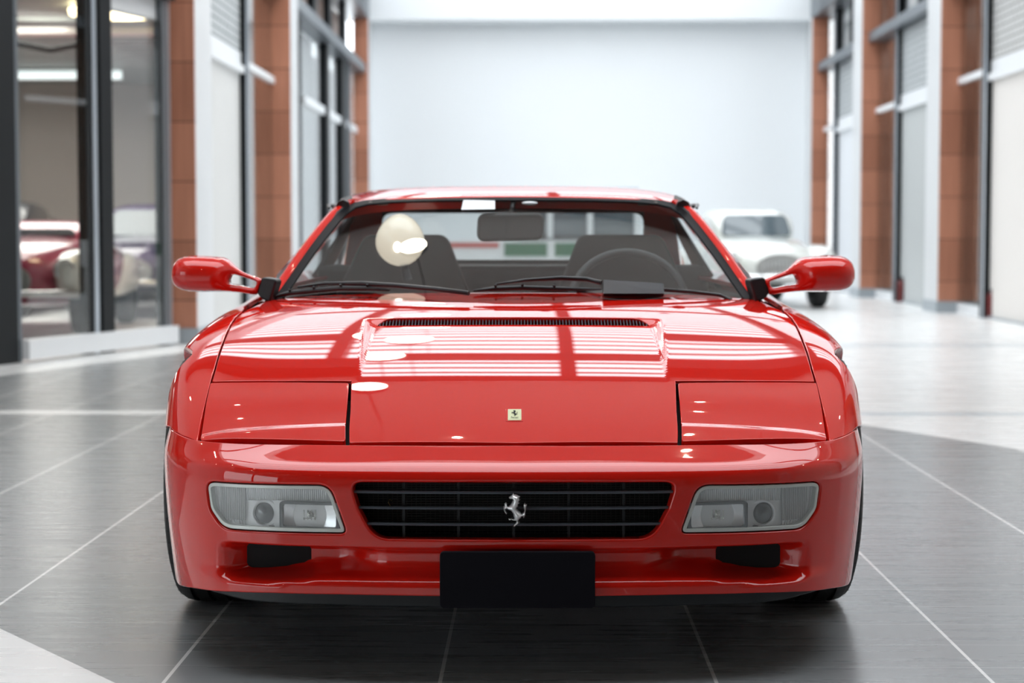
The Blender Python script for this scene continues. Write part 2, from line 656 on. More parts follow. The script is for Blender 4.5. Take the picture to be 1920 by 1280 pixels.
def body0(u, v):
    wu, wv = US.w(u), VS.w(v)
    P = np.einsum('ni,nj,ijk->nk', wv, wu, NET)
    return np.stack([P[:, 0], v, P[:, 1]], -1)


def hood_S(u, v):
    P = body0(u, v)
    x = np.abs(P[:, 0]); y = v
    xe = .378 + (y - 4.38) * .052
    w = 0.004 + 0.030 * np.clip((y - 4.38) / .6, 0, 1)
    dep = 0.013 * np.clip((y - 4.40) / 0.55, 0, 1)
    dep = dep * (1 - sstep(VENT_Y0 - .002, VENT_Y1 + .001, y))
    P[:, 2] -= dep * sstep(0, 1, (xe - x) / w)
    return P


def cover_S(u, v):
    P = body0(u, v)
    y = v
    # a flat step crosses each lamp cover near its front edge
    P[:, 2] += -0.0075 * sstep(4.34, 4.160, y) + 0.010 * sstep(4.158, 4.095, y)
    return P


UR, VR = (-UMAX, UMAX), (3.92, 6.0)


def pix2uv(S, pts, ur=None, vr=None):
    """pts: half-car pixel coordinates (dx from the car's middle, py)"""
    return invert(S, ur or UR, vr or VR, pts)


# ---- hood
hood_half = [(0, 829), (306, 828.5), (304, 770), (302.5, 713), (440, 713), (563, 714), (556, 690), (549, 665), (540, 640), (527, 610), (517, 596),
             (500, 582), (481, 573), (455, 562), (400, 556), (300, 552), (150, 549), (0, 548)]
hh_ = pix2uv(body0, hood_half)
# smooth the outer shut line
hood_loop = mirror_loop(hh_)
vent_half_px = [(0, 604.5), (254, 604.5), (259, 600), (246, 591), (236, 587.5), (0, 587)]
def _vent():
    us = []
    u1 = pix2uv(body0, [(258, 600)])[0][0]
    return np.array([(0, VENT_Y0), (u1, VENT_Y0), (u1 - .006, VENT_Y0 + .012), (u1 - .030, VENT_Y1 - .006), (u1 - .048, VENT_Y1), (0, VENT_Y1)])
vent_loop = mirror_loop(_vent())
hood = panel('hood', hood_S, [hood_loop, vent_loop], 0.011, RED, CAR, r=.0022, depth=.016, hole_r=.003, hole_depth=.022)

# ---- vent grille: a black tray with upright fins under the hood slot
uvw = vent_loop[:, 0]
VX = float(hood_S(np.array([vent_loop[:, 0].max()]), np.array([VENT_Y0]))[0, 0])
vz0 = float(hood_S(np.array([0.0]), np.array([VENT_Y0]))[0, 2])
vz1 = float(hood_S(np.array([0.0]), np.array([VENT_Y1]))[0, 2])
mb = MB()
mb.add([(-VX - .01, VENT_Y0 - .012, vz0 - .016), (VX + .01, VENT_Y0 - .012, vz0 - .016), (VX + .01, VENT_Y1 + .012, vz1 - .018), (-VX - .01, VENT_Y1 + .012, vz1 - .018)], [(0, 1, 2, 3)])
mb.build('vent_tray', MATTE, CAR)
mb = MB()
nf = 84
for i in range(nf):
    x = -VX + .012 + (2 * VX - .024) * i / (nf - 1)
    mb.add([(x - .0012, VENT_Y0 - .004, vz0 - .012), (x + .0012, VENT_Y0 - .004, vz0 - .012), (x + .0012, VENT_Y1 + .004, vz1 - .012), (x - .0012, VENT_Y1 + .004, vz1 - .012),
            (x - .0012, VENT_Y0 - .002, vz0 - .0035), (x + .0012, VENT_Y0 - .002, vz0 - .0035), (x + .0012, VENT_Y1 + .002, vz1 - .006), (x - .0012, VENT_Y1 + .002, vz1 - .006)],
           [(0, 1, 5, 4), (1, 2, 6, 5), (2, 3, 7, 6), (3, 0, 4, 7), (4, 5, 6, 7)])
mb.build('vent_grille', mat('vent_fin', (0.035, 0.037, 0.055), rough=0.3), CAR)

# ---- pop-up lamp covers
cov = round_poly([(310, 718), (567, 718), (575, 755), (583, 800), (586, 826), (317, 828)], [3, 2, 0, 0, 4, 5], 3)
cuv = pix2uv(body0, cov)
panel('headlamp_cover', cover_S, [cuv], 0.012, RED, CAR, r=.002, depth=.014)
panel('headlamp_cover', cover_S, [flipx(cuv)], 0.012, RED, CAR, r=.002, depth=.014)

# ---- front fenders (to the door), with the wheel arch cut out
WY, WZ, WR = 4.78, 0.325, 0.325
ARCH = 0.366
sh_px = [(594, 826), (588, 790), (579, 752), (570, 716), (562, 690), (555, 665), (546, 640), (533, 610), (523, 595), (509, 583)]
shut = pix2uv(body0, sh_px)


def side_uv(Yt, zt, S=body0):
    """u on the car's right side where the height is zt at station Yt"""
    us = np.linspace(_k[3] + .02, UMAX, 400)
    z = S(us, np.full(400, Yt))[:, 2]
    return float(us[np.argmin(np.abs(z - zt))])


def shut_z(Y):               # height of the bumper shut line along the nose
    return .500


bot_px = [(600, 822), (620, 815), (636, 806), (644, 798)]
bot = pix2uv(body0, bot_px)
arch_y0 = WY - math.sqrt(ARCH ** 2 - (.500 - WZ) ** 2)
arch_pts = []
a0 = math.atan2(.502 - WZ, arch_y0 - WY)
for q in np.linspace(a0, math.radians(-12), 26):
    Yt, zt = WY + ARCH * math.cos(q), WZ + ARCH * .93 * math.sin(q)
    arch_pts.append((side_uv(Yt, zt), Yt))
DOORY = 5.33
fend = [tuple(p) for p in shut] + [(_k[3] + .004, 5.28), (_k[3] + .01, DOORY)]
fend += [(side_uv(DOORY, z), DOORY) for z in (.72, .60, .40, .25, .17)]
fend += [(side_uv(5.14, .17), 5.14)]
tail = arch_pts[::-1]
fend += tail + [tuple(p) for p in bot[::-1][0:]]
fl = np.array(fend)
panel('front_fender', body0, [fl], 0.013, RED, CAR, r=.002, depth=.02)
panel('front_fender', body0, [flipx(fl)], 0.013, RED, CAR, r=.002, depth=.02)

# ---- doors and rear quarters
def door_S(u, v):
    P = body0(u, v)
    z = P[:, 2]
    w = sstep(5.75, 6.15, v) * sstep(.33, .36, z) * (1 - sstep(.62, .65, z)) * np.sign(u)
    P[:, 0] -= w * 0.022 * (0.5 + 0.5 * np.cos((z - .33) / .058 * 2 * PI))
    return P


ds = [(_k[3] + .012, DOORY + .006), (_k[3] + .012, 6.34)] + [(side_uv(6.34, z), 6.34) for z in (.72, .6, .4, .25, .17)]
ds += [(side_uv(y, .17), y) for y in (6.0, 5.7, DOORY + .006)] + [(side_uv(DOORY + .006, z), DOORY + .006) for z in (.25, .4, .6, .72)]
dl = np.array(ds)
panel('door', door_S, [dl], 0.02, RED, CAR)
panel('door', door_S, [flipx(dl)], 0.02, RED, CAR)
RWY = 7.33
q = [(_k[3] - .03, 6.346), (_k[2], 7.0), (_k[2], 8.32)] + [(side_uv(8.32, z), 8.32) for z in (.7, .6, .4, .28)]
q += [(side_uv(7.80, .19), 7.80)]
ra = []
for an in np.linspace(-20, 200, 24):
    Yt, zt = RWY + .38 * math.cos(math.radians(an)), WZ + .36 * math.sin(math.radians(an))
    ra.append((side_uv(Yt, zt), Yt))
q += ra + [(side_uv(6.8, .17), 6.8), (side_uv(6.346, .17), 6.346)] + [(side_uv(6.346, z), 6.346) for z in (.25, .4, .6, .72)]
ql = np.array(q)
panel('rear_quarter', body0, [ql], 0.03, RED, CAR)
panel('rear_quarter', body0, [flipx(ql)], 0.03, RED, CAR)
dk = np.array([(-_k[2] - .02, 7.2), (_k[2] + .02, 7.2), (_k[2] + .02, 8.32), (-_k[2] - .02, 8.32)])
panel('engine_cover', body0, [dk], 0.05, RED, CAR, offset=.004)
# tail panel and rear bumper
mb = MB()
us_ = np.linspace(-UMAX, UMAX, 60)
E = body0(us_, np.full(60, 8.33))
vs = [tuple(p) for p in E] + [(p[0] * .97, 8.36, max(.24, p[2] * .0 + .26)) for p in E]
mb.add(vs, [(i, i + 1, 61 + i, 60 + i) for i in range(59)])
mb.build('tail_panel', RED, CAR)
bx('rear_bumper', -.90, .90, 8.30, 8.42, .28, .50, RED, CAR, .03)
bx('tail_grille', -.80, .80, 8.31, 8.385, .53, .70, BLACK, CAR, .01)

# ---- bumper
PLAN = np.array([(0, 3.870), (.2, 3.875), (.4, 3.893), (.56, 3.932), (.68, 4.000), (.765, 4.105), (.815, 4.24), (.838, 4.38), (.846, 4.52), (.85, 4.70)])
_pl = np.concatenate([PLAN[:0:-1] * np.array([-1, 1]), PLAN])
_pk = np.concatenate([[0], np.cumsum(np.linalg.norm(np.diff(_pl, axis=0), axis=1))])
_pk -= _pk[len(_pk) // 2]
PS = Spline(_pk)
BU = _pk[-1]
TOPC = Curve1([(.40, 0), (.425, 0), (.443, .003), (.456, .0125), (.467, .034), (.485, .080), (.505, .130), (.53, .19)])
XF = Curve1([(0, 1.0), (.3, 1.0), (.5, .97), (.66, .66), (.80, .36), (.93, .17), (1.15, .09), (1.5, .06)])


def bump0(u, z, rec=True):
    W = PS.w(u); C = W @ _pl
    e = 1e-4
    T = (PS.w(u + e) @ _pl - C) / e
    T /= np.linalg.norm(T, axis=1, keepdims=True)
    Nx, Ny = T[:, 1], -T[:, 0]           # outward, towards the front at the middle
    au = np.abs(u)
    d = np.where(z > .40, TOPC(z) * XF(au), 0)
    side = sstep(.55, 1.0, au)
    d = d + side * .026 * (np.clip(.43 - z, 0, 1) / .3) ** 1.6
    if rec:
        # under the grille lip the face steps back, deeper towards the brake ducts, and comes out again at the bottom
        x = np.abs(C[:, 0])
        zt = .291 - .004 * x
        duct = sstep(.25, .42, x)
        outer = 1 - sstep(.585, .660, x)
        zb = .205 + .010 * duct - .02 * sstep(.3, .6, x)
        dep = .034 + .075 * duct
        shape = sstep(zt + .004, zt - .020, z) * (1 - sstep(zb + .052 - .012 * duct, zb + .003, z))
        d = d + dep * outer * shape
        # soft roll of the lip below the grille
        d = d + .006 * sstep(.335, .300, z) * (1 - sstep(.50, .66, x)) * 0
        # lower blade pushes out a little
        d = d - .012 * sstep(.235, .205, z) * (1 - sstep(.60, .75, x))
    return np.stack([C[:, 0] - Nx * d, C[:, 1] - Ny * d, z], -1)


def bsm(u, z): return bump0(u, z, False)


BUR, BVR = (-BU, BU), (.10, .54)
top_px = [(0, 836), (306, 835), (420, 834), (560, 830), (600, 826), (622, 819), (638, 810), (646, 803)]
top = pix2uv(bsm, top_px, (0, BU), (.44, .52))
top[:, 1] = np.clip(top[:, 1], .485, .505)
uend = [(float(np.interp(WY - math.sqrt(max(ARCH ** 2 - (z - WZ) ** 2, 0)), _pl[len(PLAN) - 1:, 1], _pk[len(PLAN) - 1:])), z) for z in (.497, .46, .42, .37, .325, .28, .23, .18, .142)]
red_px = [(628, 1094), (600, 1100), (573, 1103), (520, 1105), (450, 1107), (330, 1109.5), (200, 1112), (100, 1113.5), (0, 1114)]
red = pix2uv(bsm, red_px, (0, BU), (.11, .24))
bh = [tuple(p) for p in top] + uend + [tuple(p) for p in red]
bh = [p for i, p in enumerate(bh)]
bump_loop = mirror_loop(bh)

# openings, drawn for the right half (dx from the middle, py)
head_px = round_poly([(345, 909), (578, 902), (571, 955), (545, 993), (312, 1001)], [34, 14, 40, 40, 10], 8)
head_uv = pix2uv(bsm, head_px, (0, BU), (.2, .47))
gr_px = round_poly([(0, 902), (309, 902), (292, 955), (262, 1011), (0, 1013)], [0, 22, 40, 62, 0], 9)
gr_uv = pix2uv(bsm, gr_px, (-.05, BU), (.2, .47))
gr_uv[0][0] = 0; gr_uv[-1][0] = 0
grille_loop = mirror_loop([tuple(p) for p in gr_uv])
duct_uv_px = round_poly([(386, 1012), (508, 1012), (500, 1033), (470, 1047), (392, 1049)], [2, 2, 18, 22, 8], 5)
# duct hole lives on the recessed surface
duct_uv = pix2uv(bump0, duct_uv_px, (.2, BU), (.2, .34))
_ua, _ub = [p[0] for p in pix2uv(bump0, [(388, 1030), (506, 1030)], (.2, BU), (.2, .34))]
duct_uv = round_poly([(_ua, .246), (_ub - .045, .249), (_ub - .008, .268), (_ub, .288), (_ua, .288)], [.008, .02, .015, .002, .002], 5)
def grow(l, k, st=.006):
    l = densify(l, st)
    t = np.roll(l, -1, 0) - np.roll(l, 1, 0); t /= np.linalg.norm(t, axis=1, keepdims=True)
    nn = np.stack([t[:, 1], -t[:, 0]], -1)
    return l + (nn if area2(l) > 0 else -nn) * k


bumper = panel('bumper', bump0, [bump_loop, grow(grille_loop, .004), grow(head_uv, .005), flipx(grow(head_uv, .005)), duct_uv, flipx(duct_uv)], 0.0085, RED, CAR,
               r=.003, depth=.018, hole_r=.005, hole_depth=.032)

# ---- black chin splitter
chin_px_low = [(0, 1137), (150, 1136), (330, 1132), (450, 1128), (505, 1122), (545, 1112), (573, 1104)]
chin_low = pix2uv(bsm, chin_px_low, (0, BU), (.11, .24))
chin_top = [tuple(p + np.array([0, .003])) for p in red[2:]][::-1]
ch = chin_top[:] + [tuple(p) for p in chin_low[::-1]]


def chin_S(u, z):
    P = bump0(u, z, True)
    C = PS.w(u) @ _pl
    return P


chl = mirror_loop([(p[0], p[1]) for p in (list(map(tuple, chin_low)) + chin_top[::-1])])
panel('chin_spoiler', lambda u, z: bump0(u, z - 0, False) + np.stack([0 * u, .004 + 0 * u, 0 * u], -1), [chl], 0.012, LIP, CAR, r=.004, depth=.05)
# arch liner and side skirt under the bumper corner
# ---- grille: cavity, mesh, bars
gw = .36
mb = MB()
mb.add([(-.40, 3.93, .303), (.40, 3.93, .303), (.40, 3.93, .455), (-.40, 3.93, .455), (-.36, 4.06, .303), (.36, 4.06, .303), (.36, 4.06, .455), (-.36, 4.06, .455)],
       [(4, 5, 6, 7), (0, 1, 5, 4), (3, 7, 6, 2), (0, 4, 7, 3), (1, 2, 6, 5)])
mb.build('grille_cavity', MATTE, CAR)
# fine mesh sheet as crossing wires
mb = MB()
for i in range(0, 66):
    x = -.34 + .68 * i / 65
    mb.box(x - .0008, x + .0008, 3.985, 3.988, .303, .44)
for i in range(0, 26):
    z = .305 + .135 * i / 25
    mb.box(-.345, .345, 3.984, 3.986, z - .0008, z + .0008)
mb.build('grille_mesh', mat('mesh_wire', (.012, .012, .013), rough=.5), CAR)


def grille_x(z):           # half width of the opening at height z
    P = bsm(gr_uv[:, 0], gr_uv[:, 1])
    o = np.argsort(P[:, 2]); return float(np.interp(z, P[o, 2], P[o, 0]))


for zc in (.4085, .3745, .3395):
    w = grille_x(zc) + .012
    mb = MB(); vs = []; fs = []
    xs = np.linspace(-w, w, 41)
    ring = [(-.0015, -.0028), (-.0035, 0), (-.0015, .0028), (.012, .0022), (.012, -.0022)]
    for x in xs:
        P = bsm(np.array([x]), np.array([zc]))[0]
        for dy, dz in ring: vs.append((P[0], P[1] + .014 + dy, zc + dz))
    for i in range(40):
        for k in range(5): fs.append((i * 5 + k, i * 5 + (k + 1) % 5, i * 5 + 5 + (k + 1) % 5, i * 5 + 5 + k))
    mb.add(vs, fs, False); mb.build('grille_bar', BAR, CAR)
for xc in (-.237, -.119, 0.0, .119, .237):
    bx('grille_post', xc - .0028, xc + .0028, 3.905, 3.915, .300, .437, LIP, CAR)
mb = MB(); mb.tube([at(729, 948, 3.95), at(725, 942, 3.95), at(727, 936, 3.95), at(732, 938, 3.95)], .0012, 6)
o = mb.build('cable_clip', mat('brass', (.7, .6, .3), rough=.3, metal=1), CAR)

# ---- number plate
pl0, pl1 = at(826 - 3, 1036, 3.838), at(1114 - 3, 1138, 3.838)
plate_loop = round_poly([(pl0[0], pl1[2]), (pl1[0], pl1[2]), (pl1[0], pl0[2]), (pl0[0], pl0[2])], .008, 5)
panel('number_plate', lambda u, v: np.stack([u, 3.838 + 0 * u, v], -1), [plate_loop], .03, PLATE, CAR, r=.002, depth=.012)
bx('plate_bracket', -.10, .10, 3.849, 3.90, .19, .26, MATTE, CAR)

# ---- brake duct throats
for s in (1, -1):
    c = bump0(duct_uv[:, 0], duct_uv[:, 1]).mean(0)
    bx('brake_duct', s * c[0] - .09, s * c[0] + .09, c[1] + .02, c[1] + .11, c[2] - .045, c[2] + .04, MATTE, CAR)


# ---- front light units
def light_unit(s):
    """s = 1: right in the photo; s = -1: left"""
    root = empty('headlight_unit', (0, 0, 0), parent=CAR)
    def sx(uv):
        return uv if s > 0 else flipx(uv)
    cen = head_uv.mean(0)
    def shrink(k):            # move the outline inwards by k metres
        l = densify(head_uv, .006)
        t = np.roll(l, -1, 0) - np.roll(l, 1, 0); t /= np.linalg.norm(t, axis=1, keepdims=True)
        nn = np.stack([-t[:, 1], t[:, 0]], -1)
        if area2(l) < 0: nn = -nn
        return l + nn * k
    o1, o2, o3 = shrink(.0042), shrink(.0092), shrink(.0125)
    def off(k):
        def S(u, z):
            P = bsm(u, z); N = normals_of(bsm, np.stack([u, z], -1))
            return P + N * k
        return S
    # black gasket, grey bezel ring, reflector tray, ribbed cover glass
    panel('gasket', off(-.012), [sx(shrink(-.012)), sx(o1)], .006, MATTE, root, r=.001, depth=.02)
    panel('bezel', off(-.003), [sx(o1), sx(o2)], .004, BEZEL, root, r=.0015, depth=.014, hole_r=.0015, hole_depth=.012)
    panel('lamp_tray', off(-.022), [sx(shrink(.002))], .010, LAMPWHITE, root, r=0, depth=0)
    # side walls of the tray
    l = densify(sx(o2), .01); A = off(-.006)(l[:, 0], l[:, 1]); B = off(-.022)(l[:, 0], l[:, 1]); n = len(l)
    link_mesh('tray_wall', np.concatenate([A, B]), [(i, (i + 1) % n, n + (i + 1) % n, n + i) for i in range(n)], LAMPWHITE, root, smooth=True)
    def q(px, py, dep):       # point on the unit: photo position of the right-hand lamp (dx, py)
        uv = pix2uv(bsm, [(px, py)], (0, BU), (.2, .47))
        P = off(-dep)(uv[:, 0], uv[:, 1])[0]
        return np.array([P[0] * s, P[1], P[2]])
    # clearance marker: grey ribbed box at the outer end
    mb = MB()
    a, b = q(512, 914, .02), q(562, 972, .02)
    xs = np.linspace(a[0], b[0], 15)
    for i in range(14):
        yy0 = a[1] + (b[1] - a[1]) * i / 14
        xm = (xs[i] + xs[i + 1]) / 2; w = abs(xs[1] - xs[0]) * .5
        mb.tube([(xm, yy0 - .004, b[2]), (xm, yy0 - .004, a[2])], w, 8)
    mb.build('side_marker', LAMPGREY, root)
    # flutes over the top band
    mb = MB()
    for i in range(40):
        px = 356 + (508 - 356) * i / 39
        t0 = q(px, 913, .018); t1 = q(px, 940, .020)
        mb.tube([t0, t1], .0017, 6)
    mb.build('flute', LAMPWHITE, root)
    mb = MB()
    for i in range(9):
        px = 515 + 50 * i / 9
        t0 = q(px, 974, .02); t1 = q(px - 2, 988 - 2 * i, .02)
        mb.tube([t0, t1], .0022, 6)
    mb.build('lower_flute', LAMPWHITE, root)
    # round projector
    c = q(475, 964, .028)
    mb = MB(); mb.lathe([(0, .0305), (-.012, .0305), (-.013, .0262), (-.002, .0255)], c, 'y', 40); mb.build('projector_ring', LAMPWHITE, root)
    mb = MB(); mb.lathe([(-.020, .0005), (-.0185, .008), (-.0150, .016), (-.009, .022), (0.0, .0255), (.006, .0258)], c, 'y', 40); mb.build('projector_lens', DARKLENS, root)
    # rectangular fog lamp: frame, bowl, bulb
    a, b = q(330, 944, .014), q(442, 991, .014)
    cx, cz = (a[0] + b[0]) / 2, (a[2] + b[2]) / 2; hw, hz = abs(a[0] - b[0]) / 2, abs(a[2] - b[2]) / 2
    y0 = min(a[1], b[1]); yfun = lambda x: a[1] + (b[1] - a[1]) * (x - a[0]) / (b[0] - a[0])
    fr = round_poly([(cx - hw, cz - hz), (cx + hw, cz - hz), (cx + hw, cz + hz), (cx - hw, cz + hz)], .007, 4)
    fi = round_poly([(cx - hw + .0055, cz - hz + .004), (cx + hw - .0055, cz - hz + .004), (cx + hw - .0055, cz + hz - .004), (cx - hw + .0055, cz + hz - .004)], .009, 4)
    FOGF = MATS.get('fog_frame') or mat('fog_frame', (.16, .17, .18), rough=.3)
    panel('fog_lamp_frame', lambda u, v: np.stack([u, yfun(u) - .010 + 0 * v, v], -1), [fr, fi], .008, FOGF, root, r=.001, depth=.012)
    def bowl(u, v):
        rx = (u - cx) / hw; rz = (v - cz) / hz
        dep = .016 * np.clip(1 - .8 * rx ** 2 - .3 * rz ** 2, 0, 1) + .008 * np.exp(-(rx / .45) ** 4)
        return np.stack([u, yfun(u) - .006 + dep, v], -1)
    panel('fog_reflector', bowl, [fi], .0035, REFL, root, r=0, depth=0)
    mb = MB()
    mb.ellipsoid((cx, yfun(cx) + .008, cz + .002), (.007, .014, .007), 14, 10)
    for k in range(4): mb.tube([(cx - .012 + k * .008, yfun(cx) - .001, cz - .010), (cx - .012 + k * .008, yfun(cx) - .001, cz + .012)], .0009, 6)
    mb.tube([(cx - .014, yfun(cx) - .001, cz - .006), (cx + .014, yfun(cx) - .001, cz - .006)], .0009, 6)
    mb.build('bulb', BULB, root)
    bxp = q(462, 989, .025)
    bx('drain_plug', bxp[0] - .006, bxp[0] + .006, bxp[1] - .006, bxp[1] + .002, bxp[2] - .0015, bxp[2] + .0015, MATTE, root)
    def glassS(u, z):
        P = off(-.0045)(u, z)
        # moulded vertical flutes in the upper band of the glass
        rib = np.sin(u * 2 * PI / .0046) * .00035 * sstep(.383, .388, z)
        P[:, 1] += rib
        return P
    panel('lens_glass', off(-.0045), [sx(o2)], .008, LGLASS, root, r=0, depth=0)
    return root


light_unit(1)
light_unit(-1)

# ---- inner structure (keeps the gaps dark and carries the panels)
il = np.array([(-_k[3], 4.06), (_k[3], 4.06), (_k[3], 5.3), (-_k[3], 5.3)])
panel('inner_hood', body0, [il], .06, MATTE, CAR, r=0, depth=0, offset=-.045)
mb = MB()
mb.box(-.62, .62, 4.02, 4.40, .20, .47)
mb.box(-.56, .56, 4.40, 5.25, .18, .60)
mb.box(-.80, .80, 5.25, 6.95, .15, .30)
mb.box(-.60, .60, 6.95, 8.25, .17, .70)
mb.build('underbody', MATTE, CAR)
for s in (1, -1):
    for wy, a_, xo in ((WY, ARCH * .985, .835), (RWY, .378, .94)):
        mb = MB(); vs = []; fs = []
        angs = np.linspace(-25, 205, 24)
        for q_ in angs:
            for xx in (.58, xo):
                vs.append((s * xx, wy + a_ * math.cos(math.radians(q_)), WZ + a_ * .92 * math.sin(math.radians(q_))))
        for i in range(23): fs.append((2 * i, 2 * i + 1, 2 * i + 3, 2 * i + 2))
        mb.add(vs, fs, True); mb.build('wheel_arch_liner', MATTE, CAR)


# ---- wheels
def wheel(x0, y0, half, s):
    root = empty('wheel', (0, 0, 0), parent=CAR)
    R_ = WR
    prof = [(-half * .80, .235), (-half * .98, .262), (-half * 1.0, .285), (-half * .93, .309), (-half * .80, .3195)]
    gro = [-.55, -.18, .18, .55]
    for g in gro:
        prof += [(half * (g - .05), R_), (half * (g - .045), R_ - .008), (half * (g + .045), R_ - .008), (half * (g + .05), R_)]
    prof += [(half * .80, .3195), (half * .93, .309), (half, .285), (half * .98, .262), (half * .80, .235)]
    mb = MB(); mb.lathe(prof, (x0, y0, WZ), 'x', 72, False)
    # cross sipes on both shoulders
    for k in range(60):
        q_ = 2 * PI * k / 60
        for sd in (-1, 1):
            c, s_ = math.cos(q_), math.sin(q_)
            xa, xb = x0 + sd * half * .62, x0 + sd * half * .92
            p = [(xa, R_ + .0005), (xb, R_ - .011)]
            w = .0022
            vs = []
            for (xx, rr) in p:
                for dq in (-w, w):
                    vs.append((xx, y0 + rr * math.cos(q_ + dq / R_), WZ + rr * math.sin(q_ + dq / R_)))
            mb.add(vs, [(0, 1, 3, 2)])
    mb.build('tyre', RUBBER, root)
    mb = MB()
    mb.lathe([(-half * .75, .236), (half * .75, .236), (half * .80, .225), (half * .55, .21), (half * .3, .19)], (x0, y0, WZ) if s > 0 else (x0, y0, WZ), 'x', 48)
    o = mb.build('rim', ALLOY, root)
    if s < 0: pass
    mb = MB()
    for k in range(5):
        q_ = 2 * PI * k / 5 + .3
        d = Vector((0, math.cos(q_), math.sin(q_)))
        xf = x0 + s * half * .45
        mb.tube([(xf, y0, WZ), (xf + s * .01, y0 + d.y * .12, WZ + d.z * .12), (xf, y0 + d.y * .225, WZ + d.z * .225)], [.045, .036, .045], 10)
    mb.build('spokes', ALLOY, root)
    mb = MB(); mb.lathe([(x0 + s * (half * .5 + .03) - x0, .001), (s * (half * .5 + .03), .03), (s * half * .4, .034)], (x0, y0, WZ), 'x', 24); mb.build('hub_cap', BLACK, root)
    return root


for s in (1, -1):
    wheel(s * .753, WY, .115, s)
    wheel(s * .815, RWY, .135, s)

# ---- windscreen
def ws(u, v):
    """u -1..1 across, v 0..1 up"""
    b = np.stack([.785 * u, 5.19 + .31 * u * u, .765 - .004 * u * u], -1)
    t = np.stack([.585 * u, 6.13 + .12 * u * u, 1.085 - .012 * u * u], -1)
    P = b + (t - b) * v[:, None]
    P[:, 2] += .007 * np.sin(PI * np.clip(v, -.2, 1.2))
    return P


wo_half = [(0, 367.5), (150, 368.5), (230, 371), (280, 375.5), (306, 381), (326, 394), (352, 424), (385, 467), (420, 518), (445, 553), (462, 571), (472, 575)]
wo = pix2uv(ws, wo_half, (0, 1.15), (-.1, 1.1))
base_half = [(wo[-1][0], wo[-1][1] - .01), (.8, -.05), (0, -.05)]
loop_out = mirror_loop([tuple(p) for p in wo] + base_half[1:])
wi_half = [(0, 374.5), (150, 375.5), (228, 378), (272, 382), (296, 388), (315, 401), (341, 432), (374, 475), (408, 524), (431, 557), (440, 566)]
wi = pix2uv(ws, wi_half, (0, 1.15), (-.1, 1.1))
loop_in = mirror_loop([tuple(p) for p in wi] + [(.78, -.02), (0, -.02)])
panel('windscreen_seal', ws, [loop_out, loop_in], .02, SEAL, CAR, r=.003, depth=.012, hole_r=.002, hole_depth=.006, scale=(.7, 1))
panel('windscreen', ws, [loop_in], .03, WGLASS, CAR, r=0, depth=0, scale=(.7, 1), offset=-.003)
# A pillars, red, swept along the windscreen edge
for s in (1, -1):
    mb = MB(); pts = []; rs = []
    for v in np.linspace(-.03, .985, 16):
        e = float(np.interp(v, wo[::-1, 1], wo[::-1, 0]))
        P = ws(np.array([e]), np.array([v]))[0]
        pts.append((s * (P[0] + .010), P[1] + .018, P[2] - .010)); rs.append(.022)
    mb.tube(pts, rs, 14); mb.build('windscreen_pillar', RED, CAR)

# ---- roof
def roof_S(u, v):
    # v 0 at the windscreen, 1 at the rear window
    y0 = 6.135 + .12 * u * u; Y = y0 + (7.16 - y0) * v
    zc = np.interp(v, [0, .12, .3, .5, .75, 1], [1.088, 1.111, 1.131, 1.139, 1.134, 1.118])
    zc = RC(v)
    hw = .600 + .012 * np.sin(PI * v)
    z = zc - .010 * u * u - .030 * np.abs(u) ** 6
    return np.stack([hw * u, Y, z], -1)


